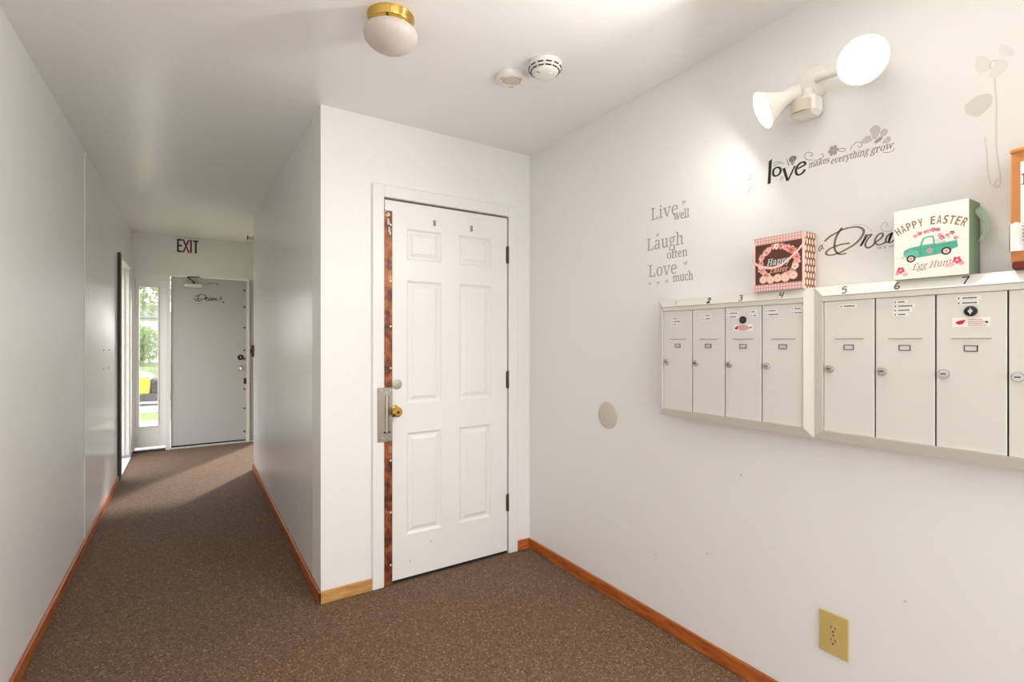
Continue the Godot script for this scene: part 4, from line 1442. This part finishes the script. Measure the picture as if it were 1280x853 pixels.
# ------------------------------------------------------------------ outside
func outside() -> void:
	var g := -0.15
	var st := S()
	wbox(st, -45, 45, g - 0.2, g - 0.02, DE + 0.14, 90)
	wbox(st, -45, -0.72, g - 0.2, g - 0.02, -20, DE + 0.14)
	var lawn := mat(Color.WHITE, 0.9)
	lawn.albedo_texture = noise_tex(FastNoiseLite.TYPE_SIMPLEX, 0.03, 256, 256, [[0.0, rgb(76, 92, 36)], [0.5, rgb(90, 106, 46)], [1.0, rgb(106, 120, 60)]], 21)
	lawn.uv1_triplanar = true
	lawn.uv1_world_triplanar = true
	struct("ground", "sunlit green lawn outside the sidelight window", "lawn", st, lawn)
	var conc := mat(rgb(160, 157, 150), 0.85)
	st = S()
	wbox(st, -3.0, 2.5, g - 0.1, g, DE + 0.14, 11.2)
	struct("terrace", "pale concrete slab just outside the exit door", "path", st, conc)
	st = S()
	wbox(st, -14, 12, g - 0.1, g - 0.004, 12.6, 15.0)
	struct("road", "pale concrete drive beyond the strip of lawn", "drive", st, conc)

	# yellow machine on the drive
	var o := thing("garden_tractor", "yellow garden machine with black engine and bumper out on the drive", "garden tractor", W(-0.66, g, 14.1), -0.08)
	var yel := mat(rgb(236, 190, 22), 0.35)
	var blk := mat(rgb(36, 35, 36), 0.6)
	st = S()
	plate(st, V([-620, 275, -620, 600, -420, 670, -120, 620, -60, 540, -90, 275]), -0.25, 0.25)
	part("hood", st, yel, o)
	st = S()
	plate(st, V([-560, 640, -430, 760, -160, 720, -40, 640, -180, 640]), -0.22, 0.22)
	part("hood_top", st, mat(rgb(240, 232, 206), 0.5), o)
	st = S()
	box(st, -0.06, 0.26, 0.26, 0.60, -0.22, 0.22, 0.02)
	for k in 5:
		box(st, 0.0, 0.05, 0.34 + k * 0.05, 0.365 + k * 0.05, 0.22, 0.26, 0.004)
		box(st, 0.10, 0.22, 0.33 + k * 0.055, 0.35 + k * 0.055, 0.22, 0.25, 0.004)
	lathe(st, [Vector2(0.06, 0), Vector2(0.07, 0.05), Vector2(0.05, 0.09), Vector2(0, 0.09)], 16, out_z(Vector3(-0.0, 0.54, 0.22)))
	part("engine", st, blk, o)
	st = S()
	box(st, -0.64, 0.36, 0.09, 0.27, -0.27, 0.28, 0.02)
	part("bumper", st, mat(rgb(58, 56, 58), 0.6), o)
	for p in [[-0.42, 0.26], [-0.42, -0.26], [0.62, 0.28], [0.62, -0.28]]:
		st = S()
		var r := 0.17 if p[0] < 0 else 0.26
		lathe(st, [Vector2(0.05, -0.05), Vector2(r, -0.07), Vector2(r + 0.02, -0.04), Vector2(r + 0.02, 0.04), Vector2(r, 0.07), Vector2(0.05, 0.05), Vector2(0, 0.05)], 24, out_z(Vector3(p[0], r + 0.02, p[1])))
		part("wheel", st, blk, o)
	st = S()
	box(st, 0.36, 0.90, 0.30, 0.46, -0.24, 0.24, 0.03)
	part("rear_deck", st, yel, o)
	st = S()
	box(st, 0.42, 0.80, 0.46, 0.56, -0.20, 0.20, 0.03)
	box(st, 0.74, 0.84, 0.5, 0.86, -0.20, 0.20, 0.03)
	part("seat", st, blk, o)

	# shrubs, a white house and trees
	var kinds := [rgb(88, 112, 52), rgb(100, 122, 64), rgb(72, 96, 48)]
	var which := ["tallest leafy green shrub across the lawn, seen low behind the trees", "pale green shrub across the lawn, straight out through the sidelight", "dark green shrub across the lawn, toward the exit door's side"]
	for k in 3:
		plant("shrub" if k == 0 else "shrub_00%d" % k, which[k], "shrub", W(-5.6 + k * 3.1, g - 0.02, 37.0), 1.35, [2.9, 2.5, 2.2][k], 0.0, kinds[k], 40 + k, "shrubs across the lawn")
	o = thing("house", "white house behind the shrubs across the lawn", "house", W(-3.6, g - 0.02, 44))
	st = S()
	box(st, -3.5, 3.2, 0, 3.0, -3.0, 3.0, 0.02)
	part("wall", st, mat(rgb(200, 200, 200), 0.8), o)
	st = S()
	plate(st, V([-3800, 3000, 3500, 3000, -150, 4700]), -3.3, 3.3)
	part("roof", st, mat(rgb(150, 148, 146), 0.8), o)
	for x in [-2.2, 0.4]:
		st = S()
		box(st, x, x + 1.0, 1.0, 2.2, 3.0, 3.06, 0.01)
		part("window", st, mat(rgb(120, 132, 140), 0.2), o)
	var tk := [["tree", "pale broad tree nearest the sidelight, before the white house", -2.9, 30.0, 6.4, 2.6, rgb(128, 140, 100)], ["tree_001", "tall tree standing before the white house with a wide green crown", -8.2, 33.0, 8.0, 2.9, rgb(108, 126, 80)], ["tree_002", "thin tree beyond the drive near the exit door's side", 2.8, 34.0, 7.2, 2.4, rgb(104, 122, 76)]]
	for t in tk:
		plant(t[0], t[1], "tree", W(t[2], g - 0.02, t[3]), t[5], t[4], t[4] * 0.42, t[6], int(t[3] * 10), "")

func plant(called: String, label: String, cat: String, at: Vector3, r: float, h: float, trunk: float, c: Color, sd: int, group: String) -> void:
	var o := thing(called, label, cat, at, 0.0, group)
	var g := RandomNumberGenerator.new()
	g.seed = sd
	var st := S()
	if trunk > 0.0:
		lathe(st, [Vector2(0.16, 0), Vector2(0.11, trunk * 0.5), Vector2(0.09, trunk), Vector2(0.05, trunk + 1.0)], 12)
		for k in 5:
			var t := TAU * k / 5
			tube(st, [Vector3(0, trunk * 0.9, 0), Vector3(0.5 * cos(t), trunk + 0.7, 0.5 * sin(t)), Vector3(1.1 * cos(t), trunk + 1.6, 1.1 * sin(t))], 0.045, 7)
	else:
		for k in 6:
			var t := TAU * k / 6
			tube(st, [Vector3(0, 0, 0), Vector3(0.2 * cos(t), h * 0.4, 0.2 * sin(t)), Vector3(0.5 * cos(t), h * 0.75, 0.5 * sin(t))], 0.03, 6)
	part("trunk" if trunk > 0.0 else "stem", st, mat(rgb(104, 88, 72), 0.9), o)
	st = S()
	var lo := trunk * 0.95 if trunk > 0.0 else 0.05
	var cy := (lo + h) / 2
	var n := 2600 if trunk > 0.0 else 1500
	var size := 0.16 if trunk > 0.0 else 0.10
	for k in n:
		var v := Vector3(g.randfn(), g.randfn(), g.randfn()).normalized() * pow(g.randf(), 0.45)
		var p := Vector3(v.x * r, cy + v.y * (h - lo) / 2, v.z * r)
		p += Vector3(sin(p.y * 4 + p.x * 3), 0, cos(p.y * 3 + p.z * 4)) * 0.12
		var u := Vector3(g.randfn(), g.randfn(), g.randfn()).normalized() * size
		var w := u.cross(Vector3(g.randfn(), g.randfn(), g.randfn())).normalized() * size * 0.5
		tri(st, p - u, p + w, p + u)
		tri(st, p - u, p + u, p - w)
	var lm := mat(c, 0.6)
	lm.backlight_enabled = true
	lm.backlight = c
	var f := part("foliage", st, lm, o)
	f.set_meta("kind", "stuff")

func _ready() -> void:
	rng.seed = 77
	camera_and_light()
	make_materials()
	setting()
	six_panel_door()
	exit_end()
	mailbox_bank("mailbox_bank", "bank of four grey mailboxes numbered one to four, nearer the six-panel door", 1.486, 1, 0.0285, 0.147)
	mailbox_bank("mailbox_bank_001", "bank of grey mailboxes numbered from five up, under the cream gift bag", 0.841, 5, 0.031, 0.144)
	gift_bags()
	floodlight()
	ceiling_things()
	wall_fittings()
	decals()
	outside()
